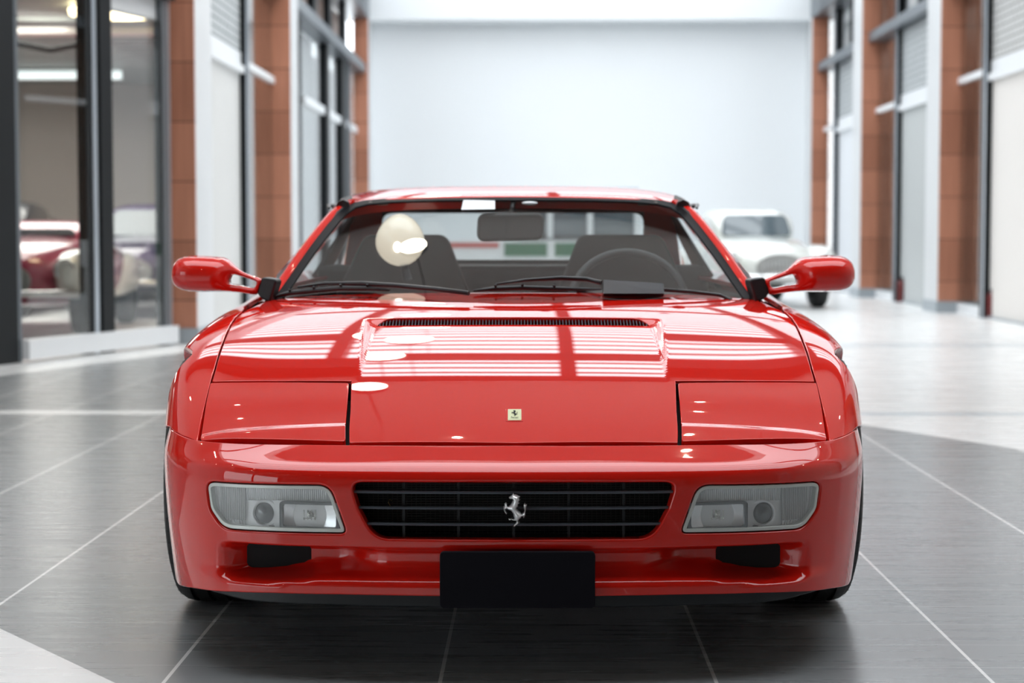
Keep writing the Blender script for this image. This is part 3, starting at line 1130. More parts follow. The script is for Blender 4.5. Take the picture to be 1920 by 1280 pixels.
RC = Curve1([(-.05, 1.076), (0, 1.089), (.15, 1.113), (.35, 1.132), (.55, 1.138), (.8, 1.131), (1.05, 1.114)])
panel('roof', roof_S, [np.array([(-1, 0.004), (1, 0.004), (1, 1), (-1, 1)])], .03, RED, CAR, r=.012, depth=.04, scale=(.6, 1))
panel('headliner', roof_S, [np.array([(-.97, 0.02), (.97, 0.02), (.97, .98), (-.97, .98)])], .06, HEADLINER, CAR, r=0, depth=0, scale=(.6, 1), offset=-.03)
for s in (1, -1):
    # black drip rail, side glass, rear flying buttress
    mb = MB(); mb.tube([(s * .625, 6.22, 1.050), (s * .640, 6.36, 1.062), (s * .645, 6.60, 1.064), (s * .642, 7.1, 1.05)], [.004, .008, .009, .008], 8)
    mb.build('drip_rail', BLACK, CAR)
    top = [(.60, 6.20, 1.06), (.628, 6.5, 1.072), (.632, 6.8, 1.070), (.628, 7.1, 1.055)]
    low = [(.775, 5.56, .775), (.80, 6.0, .782), (.82, 6.5, .79), (.83, 7.1, .80)]
    V = [(s * x, y, z) for x, y, z in top] + [(s * x, y, z) for x, y, z in low]
    MB().add(V, [(0, 1, 5, 4), (1, 2, 6, 5), (2, 3, 7, 6)], True).build('side_window', SGLASS, CAR)
    MB().add([(s * .575, 6.95, 1.09), (s * .575, 7.13, 1.09), (s * .74, 7.13, .76), (s * .76, 6.80, .76), (s * .585, 6.95, 1.09), (s * .60, 7.14, 1.09), (s * .76, 7.14, .76), (s * .78, 6.80, .76)],
             [(0, 1, 2, 3), (4, 7, 6, 5), (0, 3, 7, 4)]).build('quarter_trim', DASH, CAR)
    mb = MB(); mb.tube([(s * .575, 6.18, 1.052), (s * .578, 6.5, 1.075), (s * .575, 7.12, 1.065)], .026, 8); mb.build('roof_lining_edge', DASH, CAR)
    mb = MB(); mb.tube([(s * .745, 5.56, .78), (s * .575, 6.20, 1.045)], .017, 8); mb.build('pillar_trim', DASH, CAR)
    vs = []; fs = []
    sec = [(7.02, 1.105, .10), (7.25, 1.085, .085), (7.6, 1.0, .07), (7.95, .905, .06), (8.2, .835, .05)]
    for (y, zt, w) in sec:
        xo = .61 + (y - 7.02) * .10
        for (xx, zz) in ((xo + .16 * (1.08 - zt + .30), .79), (xo, zt - .02), (xo - .012, zt), (xo - w, zt), (xo - w - .008, zt - .015), (xo - w, .79)):
            vs.append((s * xx, y, zz))
    for i in range(len(sec) - 1):
        for k in range(5): fs.append((i * 6 + k, i * 6 + k + 1, i * 6 + 7 + k, i * 6 + 6 + k))
    fs.append((0, 1, 2, 3, 4, 5))
    MB().add(vs, fs, False).build('flying_buttress', RED, CAR)
# rear bulkhead around the rear window, and its glass
rw = round_poly([(-.505, .862), (.505, .862), (.515, 1.045), (-.515, 1.045)], [.02, .02, .045, .045], 5)
ro = np.array([(-.66, .60), (.66, .60), (.60, 1.10), (-.60, 1.10)])
panel('rear_bulkhead', lambda u, v: np.stack([u, 7.14 + 0 * u, v], -1), [ro, rw], .08, DASH, CAR, r=0, depth=.03)
MB().add([(-.52, 7.15, .85), (.52, 7.15, .85), (.52, 7.15, 1.05), (-.52, 7.15, 1.05)], [(0, 1, 2, 3)]).build('rear_window', RGLASS, CAR)

# ---- cabin
mb = MB()
vs = []; fs = []
ys = [(5.27, .70), (5.30, .742), (5.45, .752), (5.62, .748), (5.72, .72), (5.74, .60)]
for (y, z) in ys:
    for u in np.linspace(-1, 1, 13):
        vs.append((.74 * u, y + .22 * u * u, z + .012 * (1 - u * u)))
for i in range(len(ys) - 1):
    for k in range(12): fs.append((i * 13 + k, i * 13 + k + 1, i * 13 + 14 + k, i * 13 + 13 + k))
mb.add(vs, fs, True); mb.build('dashboard', DASH, CAR)
# binnacle in front of the wheel
mb = MB(); mb.ellipsoid((.37, 5.62, .745), (.19, .10, .050), 24, 12, .8); mb.build('instrument_hood', DASH, CAR)
steer = MB()
C0 = Vector((.37, 5.86, .735)); tilt = math.radians(66)
ux = Vector((1, 0, 0)); uz = Vector((0, math.cos(tilt) * .9, math.sin(tilt)))
ring = [C0 + ux * (.185 * math.cos(a)) + uz * (.185 * math.sin(a)) for a in np.linspace(0, 2 * PI, 41)]
sw = empty('steering_wheel', parent=CAR)
steer.tube(ring, .0135, 10, False).build('steering_rim', LEATHER, sw)
h = MB(); h.ellipsoid(tuple(C0), (.06, .04, .05))
for a in (0.15, PI - .15, -PI / 2): h.tube([C0, C0 + ux * (.18 * math.cos(a)) + uz * (.18 * math.sin(a))], .014, 8)
h.build('steering_boss', LEATHER, sw)
for s in (1, -1):
    st = empty('seat', parent=CAR)
    b = MB(); b.box(s * .37 - .25, s * .37 + .25, 5.95, 6.50, .34, .50, .05); b.build('seat_cushion', LEATHER, st)
    # one-piece backrest: wide below, narrowing to the head
    loop = round_poly([(-.25, .45), (.25, .45), (.262, .70), (.155, .775), (.150, .945), (-.150, .945), (-.155, .775), (-.262, .70)], [.03, .03, .06, .10, .03, .03, .10, .06], 5) + np.array([s * .37, 0])
    loop = round_poly([(-.25, .45), (.25, .45), (.245, .74), (.150, .946), (-.125, .946), (-.205, .74)] if s > 0 else [(-.25, .45), (.25, .45), (.205, .74), (.125, .946), (-.150, .946), (-.245, .74)], [.03, .03, .08, .03, .03, .08], 5) + np.array([s * .37, 0])
    f_ = lambda u, v: np.stack([u, 6.36 + .28 * (v - .45) - .02 * np.cos((u - s * .37) * 9), v], -1)
    panel('seat_back', f_, [loop], .04, LEATHER, st, r=.02, depth=.10)
bx('centre_console', -.09, .09, 5.7, 6.9, .30, .52, DASH, CAR, .02)
bx('rear_shelf', -.72, .72, 6.72, 7.13, .30, .845, DASH, CAR, .02)
bx('door_lining', .72, .78, 5.6, 7.1, .3, .76, DASH, CAR, .01)
bx('door_lining', -.78, -.72, 5.6, 7.1, .3, .76, DASH, CAR, .01)
# inside mirror
rm = empty('inside_mirror', parent=CAR)
a, b = at(898, 405, 6.0), at(1012, 446, 6.0)
loop = round_poly([(a[0], b[2]), (b[0] - .004, b[2] + .004), (b[0], a[2]), (a[0] + .004, a[2] - .003)], .016, 6)
panel('mirror_shell', lambda u, v: np.stack([u, 6.0 + .4 * 0 * u, v], -1), [loop], .02, mat('mirror_shell', (.06, .06, .062), rough=.5), rm, r=.012, depth=.03)
mb = MB(); mb.tube([((a[0] + b[0]) / 2, 6.02, a[2] - .01), ((a[0] + b[0]) / 2 + .01, 6.14, 1.075)], .009, 8); mb.build('mirror_stalk', BLACK, rm)
# sun visors and lamp at the header
for s in (1, -1):
    bx('sun_visor', s * .30 - .19, s * .30 + .19, 6.19, 6.33, 1.060, 1.072, HEADLINER, CAR, .005)
mb = MB(); mb.lathe([(0, .001), (-.003, .014), (-.004, .02), (.0, .024)], tuple(at(990, 380, 6.09)), 'z', 24)
c_ = at(991, 381, 6.085)
mb = MB(); mb.ellipsoid(tuple(c_), (.027, .012, .0065), 20, 10); mb.build('interior_lamp', PAPER, CAR)

# ---- door mirrors
def door_mirror(s):
    root = empty('door_mirror', parent=CAR)
    # right-hand mirror traced (dx from the middle, py), distance Ym along each point
    out = [(470, 524), (490, 516), (508, 508), (520, 498), (532, 487), (545, 482), (565, 480), (590, 478.5), (612, 479.5), (628, 485), (637, 497), (640, 513),
           (638, 528), (630, 539), (615, 545), (590, 547), (560, 547), (530, 547), (505, 549), (485, 552), (478, 550), (474, 538)]
    hole = [(481, 530), (484, 526.5), (500, 521), (522, 515), (527, 519), (529, 526), (526, 531), (510, 534), (490, 538), (484, 537)]
    k = 1 / FPX
    Ym = 5.45
    def xz(p):
        P = at(960 + p[0], p[1], Ym); return (P[0], P[2])
    lo = densify(np.array([xz(p) for p in spline_loop(out, 5)]), .004)
    hi = densify(np.array([xz(p) for p in spline_loop(hole, 4)]), .004)
    if s < 0: lo, hi = flipx(lo), flipx(hi)
    def to3(p, h):
        x = np.abs(p[:, 0])
        head = sstep(.80, .90, x)
        yb = Ym + (x - .85) * .10
        d = h * (1 + head * .55)
        d = np.where(h < 0, h * (1 - .4 * head), d)
        return np.stack([p[:, 0], yb - d, p[:, 1]], -1)
    inflated('mirror_housing', [lo, hi], to3, .0045, 1.7, 1.2, RED, root, res=200, iters=900)
    # boot to the pillar
    bt = [xz(p) for p in [(445, 526), (467, 523), (476, 546), (470, 555), (456, 562)]]
    bl = round_poly(bt, [.004, .004, .006, .006, .004], 3)
    if s < 0: bl = flipx(bl)
    panel('mirror_boot', lambda u, v: np.stack([u, 5.425 + (np.abs(u) - .74) * .2, v], -1), [bl], .01, BLACK, root, r=.006, depth=.05)
    # mirror glass on the back
    mb = MB(); mb.ellipsoid((s * .94, 5.50, xz((590, 513))[1]), (.065, .008, .042), 24, 10); mb.build('mirror_glass', CHROME, root)
    return root


door_mirror(1)
door_mirror(-1)

# ---- wipers
def wiper(pts, arm, box=None, name='wiper'):
    root = empty(name, parent=CAR)
    def on(p, up):
        uv = pix2uv(ws, [(p[0] - 963, p[1])], (-1.1, 1.1), (-.1, .6))
        P = ws(uv[:, 0], uv[:, 1])[0]
        return (P[0], P[1] - up * .6, P[2] + up * .8)
    bl = [on(p, .008) for p in pts]
    mb = MB(); mb.tube(bl, [.003] + [.0075] * (len(bl) - 2) + [.003], 8); mb.build('wiper_blade', BLACK, root)
    ar = [on(p, .020) for p in arm]
    mb = MB(); mb.tube(ar, [.0035, .005] + [.007] * (len(ar) - 2), 8)
    for i in range(1, len(bl) - 1): mb.tube([bl[i], (bl[i][0], bl[i][1] - .008, bl[i][2] + .012)], .004, 6)
    mb.build('wiper_arm', BLACK, root)
    return root, on


wiper([(507, 562), (545, 553), (590, 548), (640, 544), (690, 544), (732, 548)], [(560, 548), (610, 541), (680, 541), (745, 545), (820, 552), (880, 560)])
w2, on = wiper([(888, 549), (930, 545), (980, 543), (1040, 545), (1128, 546)], [(930, 543), (985, 535), (1050, 531), (1100, 533), (1128, 540)])
p0, p1 = on((1132, 534), .02), on((1244, 541), .02)
p2, p3 = on((1132, 556), .012), on((1246, 556), .012)
vs = [p0, p1, p3, p2] + [(p[0], p[1] + .03, p[2] - .01) for p in (p0, p1, p3, p2)]
MB().add(vs, [(0, 1, 2, 3), (4, 7, 6, 5), (0, 4, 5, 1), (1, 5, 6, 2), (3, 2, 6, 7), (0, 3, 7, 4)]).build('wiper_cover', mat('wiper_satin', (.018, .023, .032), rough=.3), w2)
mb = MB(); mb.tube([on((1244, 549), .012), on((1300, 553), .012), on((1350, 558), .010), on((1372, 566), .008)], .0055, 8); mb.build('wiper_link', BLACK, w2)

# ---- emblems
HORSE = [(205, 880), (213, 893), (240, 900), (262, 912), (248, 922), (262, 940), (246, 950), (256, 968), (240, 975), (243, 995), (228, 1003), (227, 1018),
         (245, 1035), (262, 1048), (276, 1060), (287, 1052), (300, 1040), (298, 1020), (291, 1000), (292, 985), (302, 966), (307, 978), (320, 984), (311, 1005),
         (308, 1030), (305, 1050), (306, 1070), (292, 1102), (284, 1084), (276, 1076), (272, 1088), (262, 1098), (250, 1110), (241, 1122), (258, 1134), (242, 1150), (223, 1160),
         (215, 1174), (203, 1172), (212, 1155), (228, 1140), (234, 1131), (224, 1118), (205, 1118), (190, 1113), (165, 1116), (160, 1105), (185, 1103), (205, 1107),
         (214, 1099), (205, 1083), (203, 1065), (195, 1045), (180, 1030), (160, 1022), (147, 1012), (135, 1015), (130, 1030), (140, 1048), (148, 1056), (140, 1066),
         (127, 1045), (117, 1020), (117, 1000), (128, 990), (124, 975), (135, 964), (148, 974), (146, 988), (160, 994), (177, 985), (190, 965), (200, 940),
         (190, 926), (172, 931), (164, 918), (178, 908), (192, 898), (197, 885)]


def horse(name, cx, cz, hgt, y, m, parent, thick, step, tiltdz=0.0):
    p = np.array(HORSE, float)
    c = (p.min(0) + p.max(0)) / 2
    k = hgt / (p[:, 1].max() - p[:, 1].min())
    l = (p - c) * k; l[:, 1] *= -1
    l += np.array([cx, cz])
    if area2(l) < 0: l = l[::-1]
    l = grow(l, .0006, .0015)
    def to3(q, h): return np.stack([q[:, 0], y - h + (q[:, 1] - cz) * tiltdz, q[:, 1]], -1)
    return inflated(name, [l], to3, step, thick, .15, m, parent, res=160, iters=300)


hp = at(966 - 3, 956, 3.868)
horse('horse_emblem', hp[0], hp[2], .072, 3.874, SILVER, CAR, 3.0, .0012)
# enamel badge on the hood
bd = empty('hood_badge', parent=CAR)
buv = pix2uv(body0, [(-14, 768), (17, 768), (17, 790), (-14, 790)], (-.1, .1), (4, 4.5))
b_in = pix2uv(body0, [(-10, 769), (14, 769), (14, 789), (-10, 789)], (-.1, .1), (4, 4.5))
panel('badge_base', body0, [buv], .01, RED, bd, r=.001, depth=.003, offset=.0015)
panel('badge_face', body0, [b_in], .01, BADGE, bd, r=.001, depth=.003, offset=.003)
P = body0(b_in[:, 0], b_in[:, 1])
slope = (P[:, 1].max() - P[:, 1].min()) / (P[:, 2].max() - P[:, 2].min())
bc = P.mean(0)
p = np.array(HORSE, float); c = (p.min(0) + p.max(0)) / 2
k = .0125 / 290
l = (p - c) * k; l[:, 1] *= -1
if area2(l) < 0: l = l[::-1]
fuv, ftri, _ = cdt([l * 100], .08)
fuv = fuv / 100
dyz = (P[0] - P[3]); dyz /= np.linalg.norm(dyz)
nb_ = normals_of(body0, b_in.mean(0)[None])[0]
V = bc + fuv[:, :1] * np.array([1.6, 0, 0]) + (fuv[:, 1:] * 3.0 + .006) * dyz + nb_ * .0042
link_mesh('badge_horse', V, ftri.tolist(), MATTE, bd)
fc = bpy.data.curves.new('badge_lettering', 'FONT')
fc.body = 'Ferrari'; fc.size = .012; fc.align_x = 'CENTER'; fc.extrude = .0001
fc.materials.append(MATTE)
fo = bpy.data.objects.new('badge_lettering', fc); COL.objects.link(fo); fo.parent = bd
fo.matrix_local = Matrix.Translation(Vector(bc - dyz * .026 + nb_ * .0042)) @ Matrix(((1, 0, 0), (0, dyz[1], nb_[1]), (0, dyz[2], nb_[2]))).to_4x4() @ Matrix.Scale(0.5, 4, (1, 0, 0)) @ Matrix.Scale(1.2, 4, (0, 1, 0))
bpy.context.view_layer.update()
lm = bpy.data.meshes.new_from_object(fo)
lo_ = bpy.data.objects.new('badge_lettering', lm); COL.objects.link(lo_); lo_.parent = bd; lo_.matrix_local = fo.matrix_local.copy()
bpy.data.objects.remove(fo)
lo_.name = 'badge_lettering'


# ================================================================== THE HALL
# Built square to its own axis, then every piece turned by HALL_ROT about the world origin.
def H(o):
    """turn a top-level hall object into place"""
    M = Matrix.Rotation(HALL_ROT, 4, 'Z')
    o.matrix_world = M @ o.matrix_basis
    return o


def hx(px, D):             # lateral place in the hall of a photo column at distance D
    return (px - 1000) / FPX * D


def struct(o): o['kind'] = 'structure'; return o


# ---- floor material: tiles with joints, pale field with a slanting edge
def floor_mat():
    m = bpy.data.materials.new('floor_tiles'); m.use_nodes = True
    nt = m.node_tree; N = nt.nodes; L = nt.links
    b = N['Principled BSDF']
    tc = N.new('ShaderNodeTexCoord')
    sp = N.new('ShaderNodeSeparateXYZ'); L.new(tc.outputs['Object'], sp.inputs[0])
    def math_(op, a, b_=None, c=None, clamp=False):
        n = N.new('ShaderNodeMath'); n.operation = op; n.use_clamp = clamp
        for i, v in enumerate((a, b_, c)):
            if v is None: continue
            if isinstance(v, (int, float)): n.inputs[i].default_value = v
            else: L.new(v, n.inputs[i])
        return n.outputs[0]
    X, Y = sp.outputs[0], sp.outputs[1]
    fx = math_('FRACT', math_('DIVIDE', math_('ADD', X, 100 * .594 + .2), .594))
    dx = math_('MULTIPLY', math_('ABSOLUTE', math_('SUBTRACT', fx, .5)), -.594)      # -.3 at the joint
    jx = math_('GREATER_THAN', math_('MULTIPLY', dx, -1.0), .297 - .0042)
    fy = math_('FRACT', math_('DIVIDE', math_('ADD', Y, 100 * .2235 - 4.018), .2235))
    jy = math_('GREATER_THAN', math_('ABSOLUTE', math_('SUBTRACT', fy, .5)), .5 - .0016 / .2235)
    nz = N.new('ShaderNodeTexNoise'); nz.inputs['Scale'].default_value = 3.0; nz.inputs['Detail'].default_value = 6
    mp = N.new('ShaderNodeMapping'); mp.inputs['Scale'].default_value = (.6, 7, 1); L.new(tc.outputs['Object'], mp.inputs[0]); L.new(mp.outputs[0], nz.inputs['Vector'])
    nz2 = N.new('ShaderNodeTexNoise'); nz2.inputs['Scale'].default_value = 1.3; L.new(tc.outputs['Object'], nz2.inputs['Vector'])
    # tile to tile tone
    tx = math_('FLOOR', math_('DIVIDE', math_('ADD', X, 100 * .594 + .2 - .297 + .297), .594)); ty = math_('FLOOR', math_('DIVIDE', math_('ADD', Y, 100 * .2235 - 4.018), .2235))
    wn_ = N.new('ShaderNodeTexWhiteNoise'); cb = N.new('ShaderNodeCombineXYZ'); L.new(tx, cb.inputs[0]); L.new(ty, cb.inputs[1]); L.new(cb.outputs[0], wn_.inputs['Vector'])
    ramp = N.new('ShaderNodeMix'); ramp.data_type = 'RGBA'
    ramp.inputs[6].default_value = (.23, .243, .25, 1); ramp.inputs[7].default_value = (.30, .312, .32, 1)
    f = math_('ADD', math_('MULTIPLY', nz.outputs['Fac'], .8), math_('MULTIPLY', wn_.outputs['Value'], .2), clamp=True)
    L.new(f, ramp.inputs[0])
    j1 = N.new('ShaderNodeMix'); j1.data_type = 'RGBA'; j1.inputs[7].default_value = (.80, .80, .79, 1); L.new(jx, j1.inputs[0])
    j0 = N.new('ShaderNodeMix'); j0.data_type = 'RGBA'; j0.inputs[7].default_value = (.46, .47, .47, 1); L.new(jy, j0.inputs[0]); L.new(ramp.outputs[2], j0.inputs[6])
    L.new(j0.outputs[2], j1.inputs[6])
    # pale stone: right of the line (1.62, 9.1)-(2.15, 8.0), beyond the line of the shop front, near left corner, and the cross band at 9.8 m
    def side(x0, y0, x1, y1):      # > 0 right of the direction
        return math_('SUBTRACT', math_('MULTIPLY', math_('SUBTRACT', X, x0), (y1 - y0)), math_('MULTIPLY', math_('SUBTRACT', Y, y0), (x1 - x0)))
    r1 = math_('GREATER_THAN', side(2.30, 7.92, 1.50, 9.55), 0)
    r2 = math_('MULTIPLY', r1, math_('GREATER_THAN', X, -.2))
    l1 = math_('GREATER_THAN', side(-2.62, 15.6, -3.5, 12.8), 0)
    l2 = math_('LESS_THAN', side(-.90, 3.86, -1.36, 4.47), 0)
    # (side > 0 means towards the left wall for both left lines)
    l2 = math_('MULTIPLY', l2, math_('LESS_THAN', Y, 5.2))
    far = math_('GREATER_THAN', Y, 16.0)
    band = math_('COMPARE', Y, 9.82, .11)
    pale = math_('MAXIMUM', math_('MAXIMUM', r2, l1), math_('MAXIMUM', math_('MAXIMUM', l2, far), band))
    pc = N.new('ShaderNodeMix'); pc.data_type = 'RGBA'
    pc.inputs[6].default_value = (.76, .77, .77, 1); pc.inputs[7].default_value = (.84, .84, .83, 1); L.new(nz2.outputs['Fac'], pc.inputs[0])
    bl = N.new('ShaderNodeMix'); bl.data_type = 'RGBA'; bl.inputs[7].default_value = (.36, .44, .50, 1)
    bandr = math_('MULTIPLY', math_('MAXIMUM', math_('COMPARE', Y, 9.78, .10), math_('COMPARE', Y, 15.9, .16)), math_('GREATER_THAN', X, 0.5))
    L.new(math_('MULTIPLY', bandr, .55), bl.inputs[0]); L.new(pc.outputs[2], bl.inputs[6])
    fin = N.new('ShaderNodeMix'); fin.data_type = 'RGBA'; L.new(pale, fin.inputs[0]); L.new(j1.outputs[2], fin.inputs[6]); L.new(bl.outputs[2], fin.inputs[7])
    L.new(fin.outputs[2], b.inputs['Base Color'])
    rg = math_('ADD', math_('MULTIPLY', nz.outputs['Fac'], .16), .20)
    L.new(rg, b.inputs['Roughness'])
    b.inputs['Specular IOR Level'].default_value = .5
    return m


FLOORM = floor_mat()
WALLW = mat('white_plaster', (.80, .83, .85), rough=.7)
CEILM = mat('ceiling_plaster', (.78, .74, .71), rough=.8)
STONE = mat('pale_stone', (.66, .67, .68), rough=.35, noise=(1.5, .06))
PLINTH = mat('grey_plinth', (.34, .38, .41), rough=.4)
FRAME = mat('dark_frame', (.010, .012, .014), rough=.45, spec=.2)
FRAMEG = mat('grey_frame', (.16, .18, .20), rough=.35, metal=.4)
ALU = mat('brushed_aluminium', (.55, .60, .66), rough=.3, metal=.8)
BEIGE = mat('beige_wall', (.58, .54, .50), rough=.8)
BEIGEL = mat('light_beige_wall', (.74, .71, .68), rough=.8)
WHITEP = mat('white_metal', (.78, .80, .82), rough=.4)
STEEL = mat('skylight_steel', (.13, .09, .085), rough=.5)


def wood_mat(name, c1, c2):
    m = bpy.data.materials.new(name); m.use_nodes = True
    nt = m.node_tree; N = nt.nodes; L = nt.links; b = N['Principled BSDF']
    tc = N.new('ShaderNodeTexCoord'); mp = N.new('ShaderNodeMapping'); mp.inputs['Scale'].default_value = (9, 9, .5)
    nz = N.new('ShaderNodeTexNoise'); nz.inputs['Scale'].default_value = 3; nz.inputs['Detail'].default_value = 5
    L.new(tc.outputs['Object'], mp.inputs[0]); L.new(mp.outputs[0], nz.inputs['Vector'])
    sp = N.new('ShaderNodeSeparateXYZ'); L.new(tc.outputs['Object'], sp.inputs[0])
    def mt(op, a, b_):
        n = N.new('ShaderNodeMath'); n.operation = op
        for i, v in enumerate((a, b_)):
            if isinstance(v, (int, float)): n.inputs[i].default_value = v
            else: L.new(v, n.inputs[i])
        return n.outputs[0]
    zz = mt('DIVIDE', mt('ADD', sp.outputs[2], .14), .52)
    j = mt('LESS_THAN', mt('FRACT', zz, 0), .02)
    wn_ = N.new('ShaderNodeTexWhiteNoise'); wn_.noise_dimensions = '1D'; L.new(mt('FLOOR', zz, 0), wn_.inputs['W'])
    f = mt('ADD', mt('MULTIPLY', nz.outputs['Fac'], .7), mt('MULTIPLY', wn_.outputs['Value'], .35))
    mx = N.new('ShaderNodeMix'); mx.data_type = 'RGBA'; mx.inputs[6].default_value = (*c1, 1); mx.inputs[7].default_value = (*c2, 1); L.new(f, mx.inputs[0])
    m2 = N.new('ShaderNodeMix'); m2.data_type = 'RGBA'; m2.inputs[7].default_value = (*[c * .4 for c in c1], 1); L.new(j, m2.inputs[0]); L.new(mx.outputs[2], m2.inputs[6])
    L.new(m2.outputs[2], b.inputs['Base Color']); b.inputs['Roughness'].default_value = .42
    return m


WOOD = wood_mat('wood_cladding', (.30, .115, .066), (.68, .30, .19))
WOODD = wood_mat('wood_panel_dark', (.17, .105, .08), (.33, .22, .17))

# ---- floor
fl_ = MB().add([(-14, -14, 0), (14, -14, 0), (14, 40, 0), (-14, 40, 0)], [(0, 1, 2, 3)]).build('floor', FLOORM)
H(struct(fl_))

XR, XL, YB = 5.25, -3.2, 33.7
ZTOP = 8.0


# ---- pillars: wood on the face towards the entrance, pale stone towards the hall, grey plinth
def pillar(x0, x1, y0, dep, side, ztop=4.84):
    root = empty('pillar', (0, 0, 0)); struct(root)
    bx('plinth', x0 - .02, x1 + .02, y0 - .02, y0 + dep, 0, .14, PLINTH, root)
    xi0, xi1 = (x0, x0 + .03) if side > 0 else (x1 - .03, x1)
    bx('stone_face', xi0, xi1, y0 + .03, y0 + dep, .14, ztop, STONE, root)
    bx('wood_cladding', x0, x1, y0, y0 + .03, .14, ztop, WOOD, root)
    bx('pillar_core', x0 + .03, x1 - .03, y0 + .03, y0 + dep - .01, .14, ztop, STONE, root)
    H(root)
    return root


for y0 in (33.0, 28.0, 22.6):
    pillar(5.0, 5.30, y0, .8, 1)
for y0 in (17.1, 11.6, 6.1, .6, -4.9, -10.4):
    pillar(5.0, 5.30, y0, .8, 1)
pillar(-3.24, -2.96, 16.0, .85, -1)
pillar(-3.42, -2.97, 22.4, .75, -1)
pillar(-3.24, -2.97, 33.0, .8, -1)


def lattice_mat(name, base, line, sx, sz, brick=True):
    m = bpy.data.materials.new(name); m.use_nodes = True
    nt = m.node_tree; N = nt.nodes; L = nt.links; b = N['Principled BSDF']
    tc = N.new('ShaderNodeTexCoord'); sp = N.new('ShaderNodeSeparateXYZ'); cb = N.new('ShaderNodeCombineXYZ')
    L.new(tc.outputs['Object'], sp.inputs[0]); L.new(sp.outputs[1], cb.inputs[0]); L.new(sp.outputs[2], cb.inputs[1])
    bt = N.new('ShaderNodeTexBrick'); L.new(cb.outputs[0], bt.inputs['Vector'])
    bt.inputs['Scale'].default_value = 1; bt.inputs['Brick Width'].default_value = sx; bt.inputs['Row Height'].default_value = sz
    bt.inputs['Mortar Size'].default_value = .012
    bt.inputs['Color1'].default_value = (*base, 1); bt.inputs['Color2'].default_value = (*[c * .93 for c in base], 1); bt.inputs['Mortar'].default_value = (*line, 1)
    L.new(bt.outputs['Color'], b.inputs['Base Color']); b.inputs['Roughness'].default_value = .5
    return m


SHUT = lattice_mat('shutter_lattice', (.60, .60, .59), (.26, .26, .25), .16, .085)
SHUTD = lattice_mat('shutter_lattice_open', (.52, .54, .55), (.16, .19, .2), .20, .09)


def shop_bay(n, s, ya, yf, yb, lattice, beige):
    """one shop front between two pillars. s: 1 right wall, -1 left wall; ya..yf shutter doorway, frame at yf, glass panel to yb"""
    X = XR if s > 0 else XL
    o = lambda d: X - s * d                 # d towards the hall
    def b(name, d0, d1, y0, y1, z0, z1, m, p):
        return bx(name, min(o(d0), o(d1)), max(o(d0), o(d1)), y0, y1, z0, z1, m, p)
    root = empty('door_%d' % n); struct(root)
    b('door_leaf', -.07, -.02, ya, yf, .0, 2.72, beige, root)
    b('header', -.10, .04, ya, yf, 2.72, 2.80, WHITEP, root)
    b('header_rail', -.14, .0, ya, yf, 2.80, 2.95, WHITEP, root)
    b('roller_shutter', -.05, -.01, ya, yf, 2.95, 3.86, lattice, root)
    b('side_frame', -.1, .06, ya - .04, ya + .05, 0, 3.86, WHITEP, root)
    b('threshold', -.1, .02, ya, yf, .0, .02, PLINTH, root)
    H(root)
    root = empty('window_%d' % n); struct(root)
    b('frame_post', -.10, .06, yf - .02, yf + .14, 0, 4.84, FRAME, root)
    b('frame_edge', .055, .075, yf - .045, yf - .02, 0, 4.84, ALU, root)
    if yb - yf > .3:
        b('glass', -.005, .005, yf + .14, yb, .12, 3.88, SHOPGLASS, root)
        b('back_panel', -.22, -.18, yf + .14, yb, .12, 3.88, WOODD, root)
        b('cross_rail', -.02, .04, yf + .14, yb, 2.80, 2.88, WHITEP, root)
        b('sill', -.2, .02, yf + .14, yb, 0, .12, WHITEP, root)
    b('beam', -.1, .16, ya, yb, 3.88, 4.02, FRAMEG, root)
    b('upper_glass', -.01, .0, ya, yb, 4.02, 4.84, SHOPGLASS, root)
    b('upper_blind', -.3, -.26, ya, yb, 4.02, 4.84, WOODD, root)
    for yy in (ya + (yb - ya) * .33, ya + (yb - ya) * .66):
        b('upper_mullion', -.05, .05, yy, yy + .1, 4.02, 4.84, FRAME, root)
    H(root)


shop_bay(1, 1, 17.9, 21.15, 22.6, SHUT, BEIGEL)
shop_bay(2, 1, 23.4, 26.3, 28.0, SHUTD, mat('grey_door', (.50, .52, .52), rough=.6))
shop_bay(3, 1, 28.8, 31.7, 33.0, SHUTD, mat('white_door', (.72, .74, .77), rough=.6))
shop_bay(4, 1, 12.4, 15.65, 17.1, SHUT, BEIGEL)
shop_bay(5, -1, 16.85, 20.1, 22.4, SHUTD, mat('pale_grey_door', (.62, .62, .61), rough=.6))

# wide glazed front at the far left
root = empty('window_6'); struct(root)
bx('back_panel', XL - .45, XL - .4, 23.15, 33.0, 0, 3.88, mat('white_panel', (.76, .79, .81), rough=.5), root)
bx('glass', XL - .01, XL, 23.15, 33.0, .1, 3.88, SHOPGLASS, root)
for y0, w, m_ in ((24.6, .22, FRAME), (27.9, .34, FRAME), (30.2, .5, FRAME), (31.2, .25, FRAMEG)):
    bx('mullion', XL - .1, XL + .06, y0, y0 + w, 0, 3.88, m_, root)
bx('side_panel', XL - .12, XL - .06, 31.5, 33.0, 0, 3.88, WOODD, root)
bx('shutter', XL - .2, XL - .16, 26.0, 27.9, 2.95, 3.88, SHUTD, root)
bx('cross_rail', XL - .14, XL + .03, 25.5, 33.0, 2.78, 2.90, WHITEP, root)
bx('beam', XL - .1, XL + .18, 23.2, 33.0, 3.86, 4.02, FRAMEG, root)
bx('upper_blind', XL - .3, XL - .26, 23.2, 33.0, 4.02, 4.84, WOODD, root)
for y0 in (24.5, 26.4, 28.4, 30.6): bx('upper_mullion', XL - .05, XL + .05, y0, y0 + .35, 4.02, 4.84, FRAME, root)
H(root)

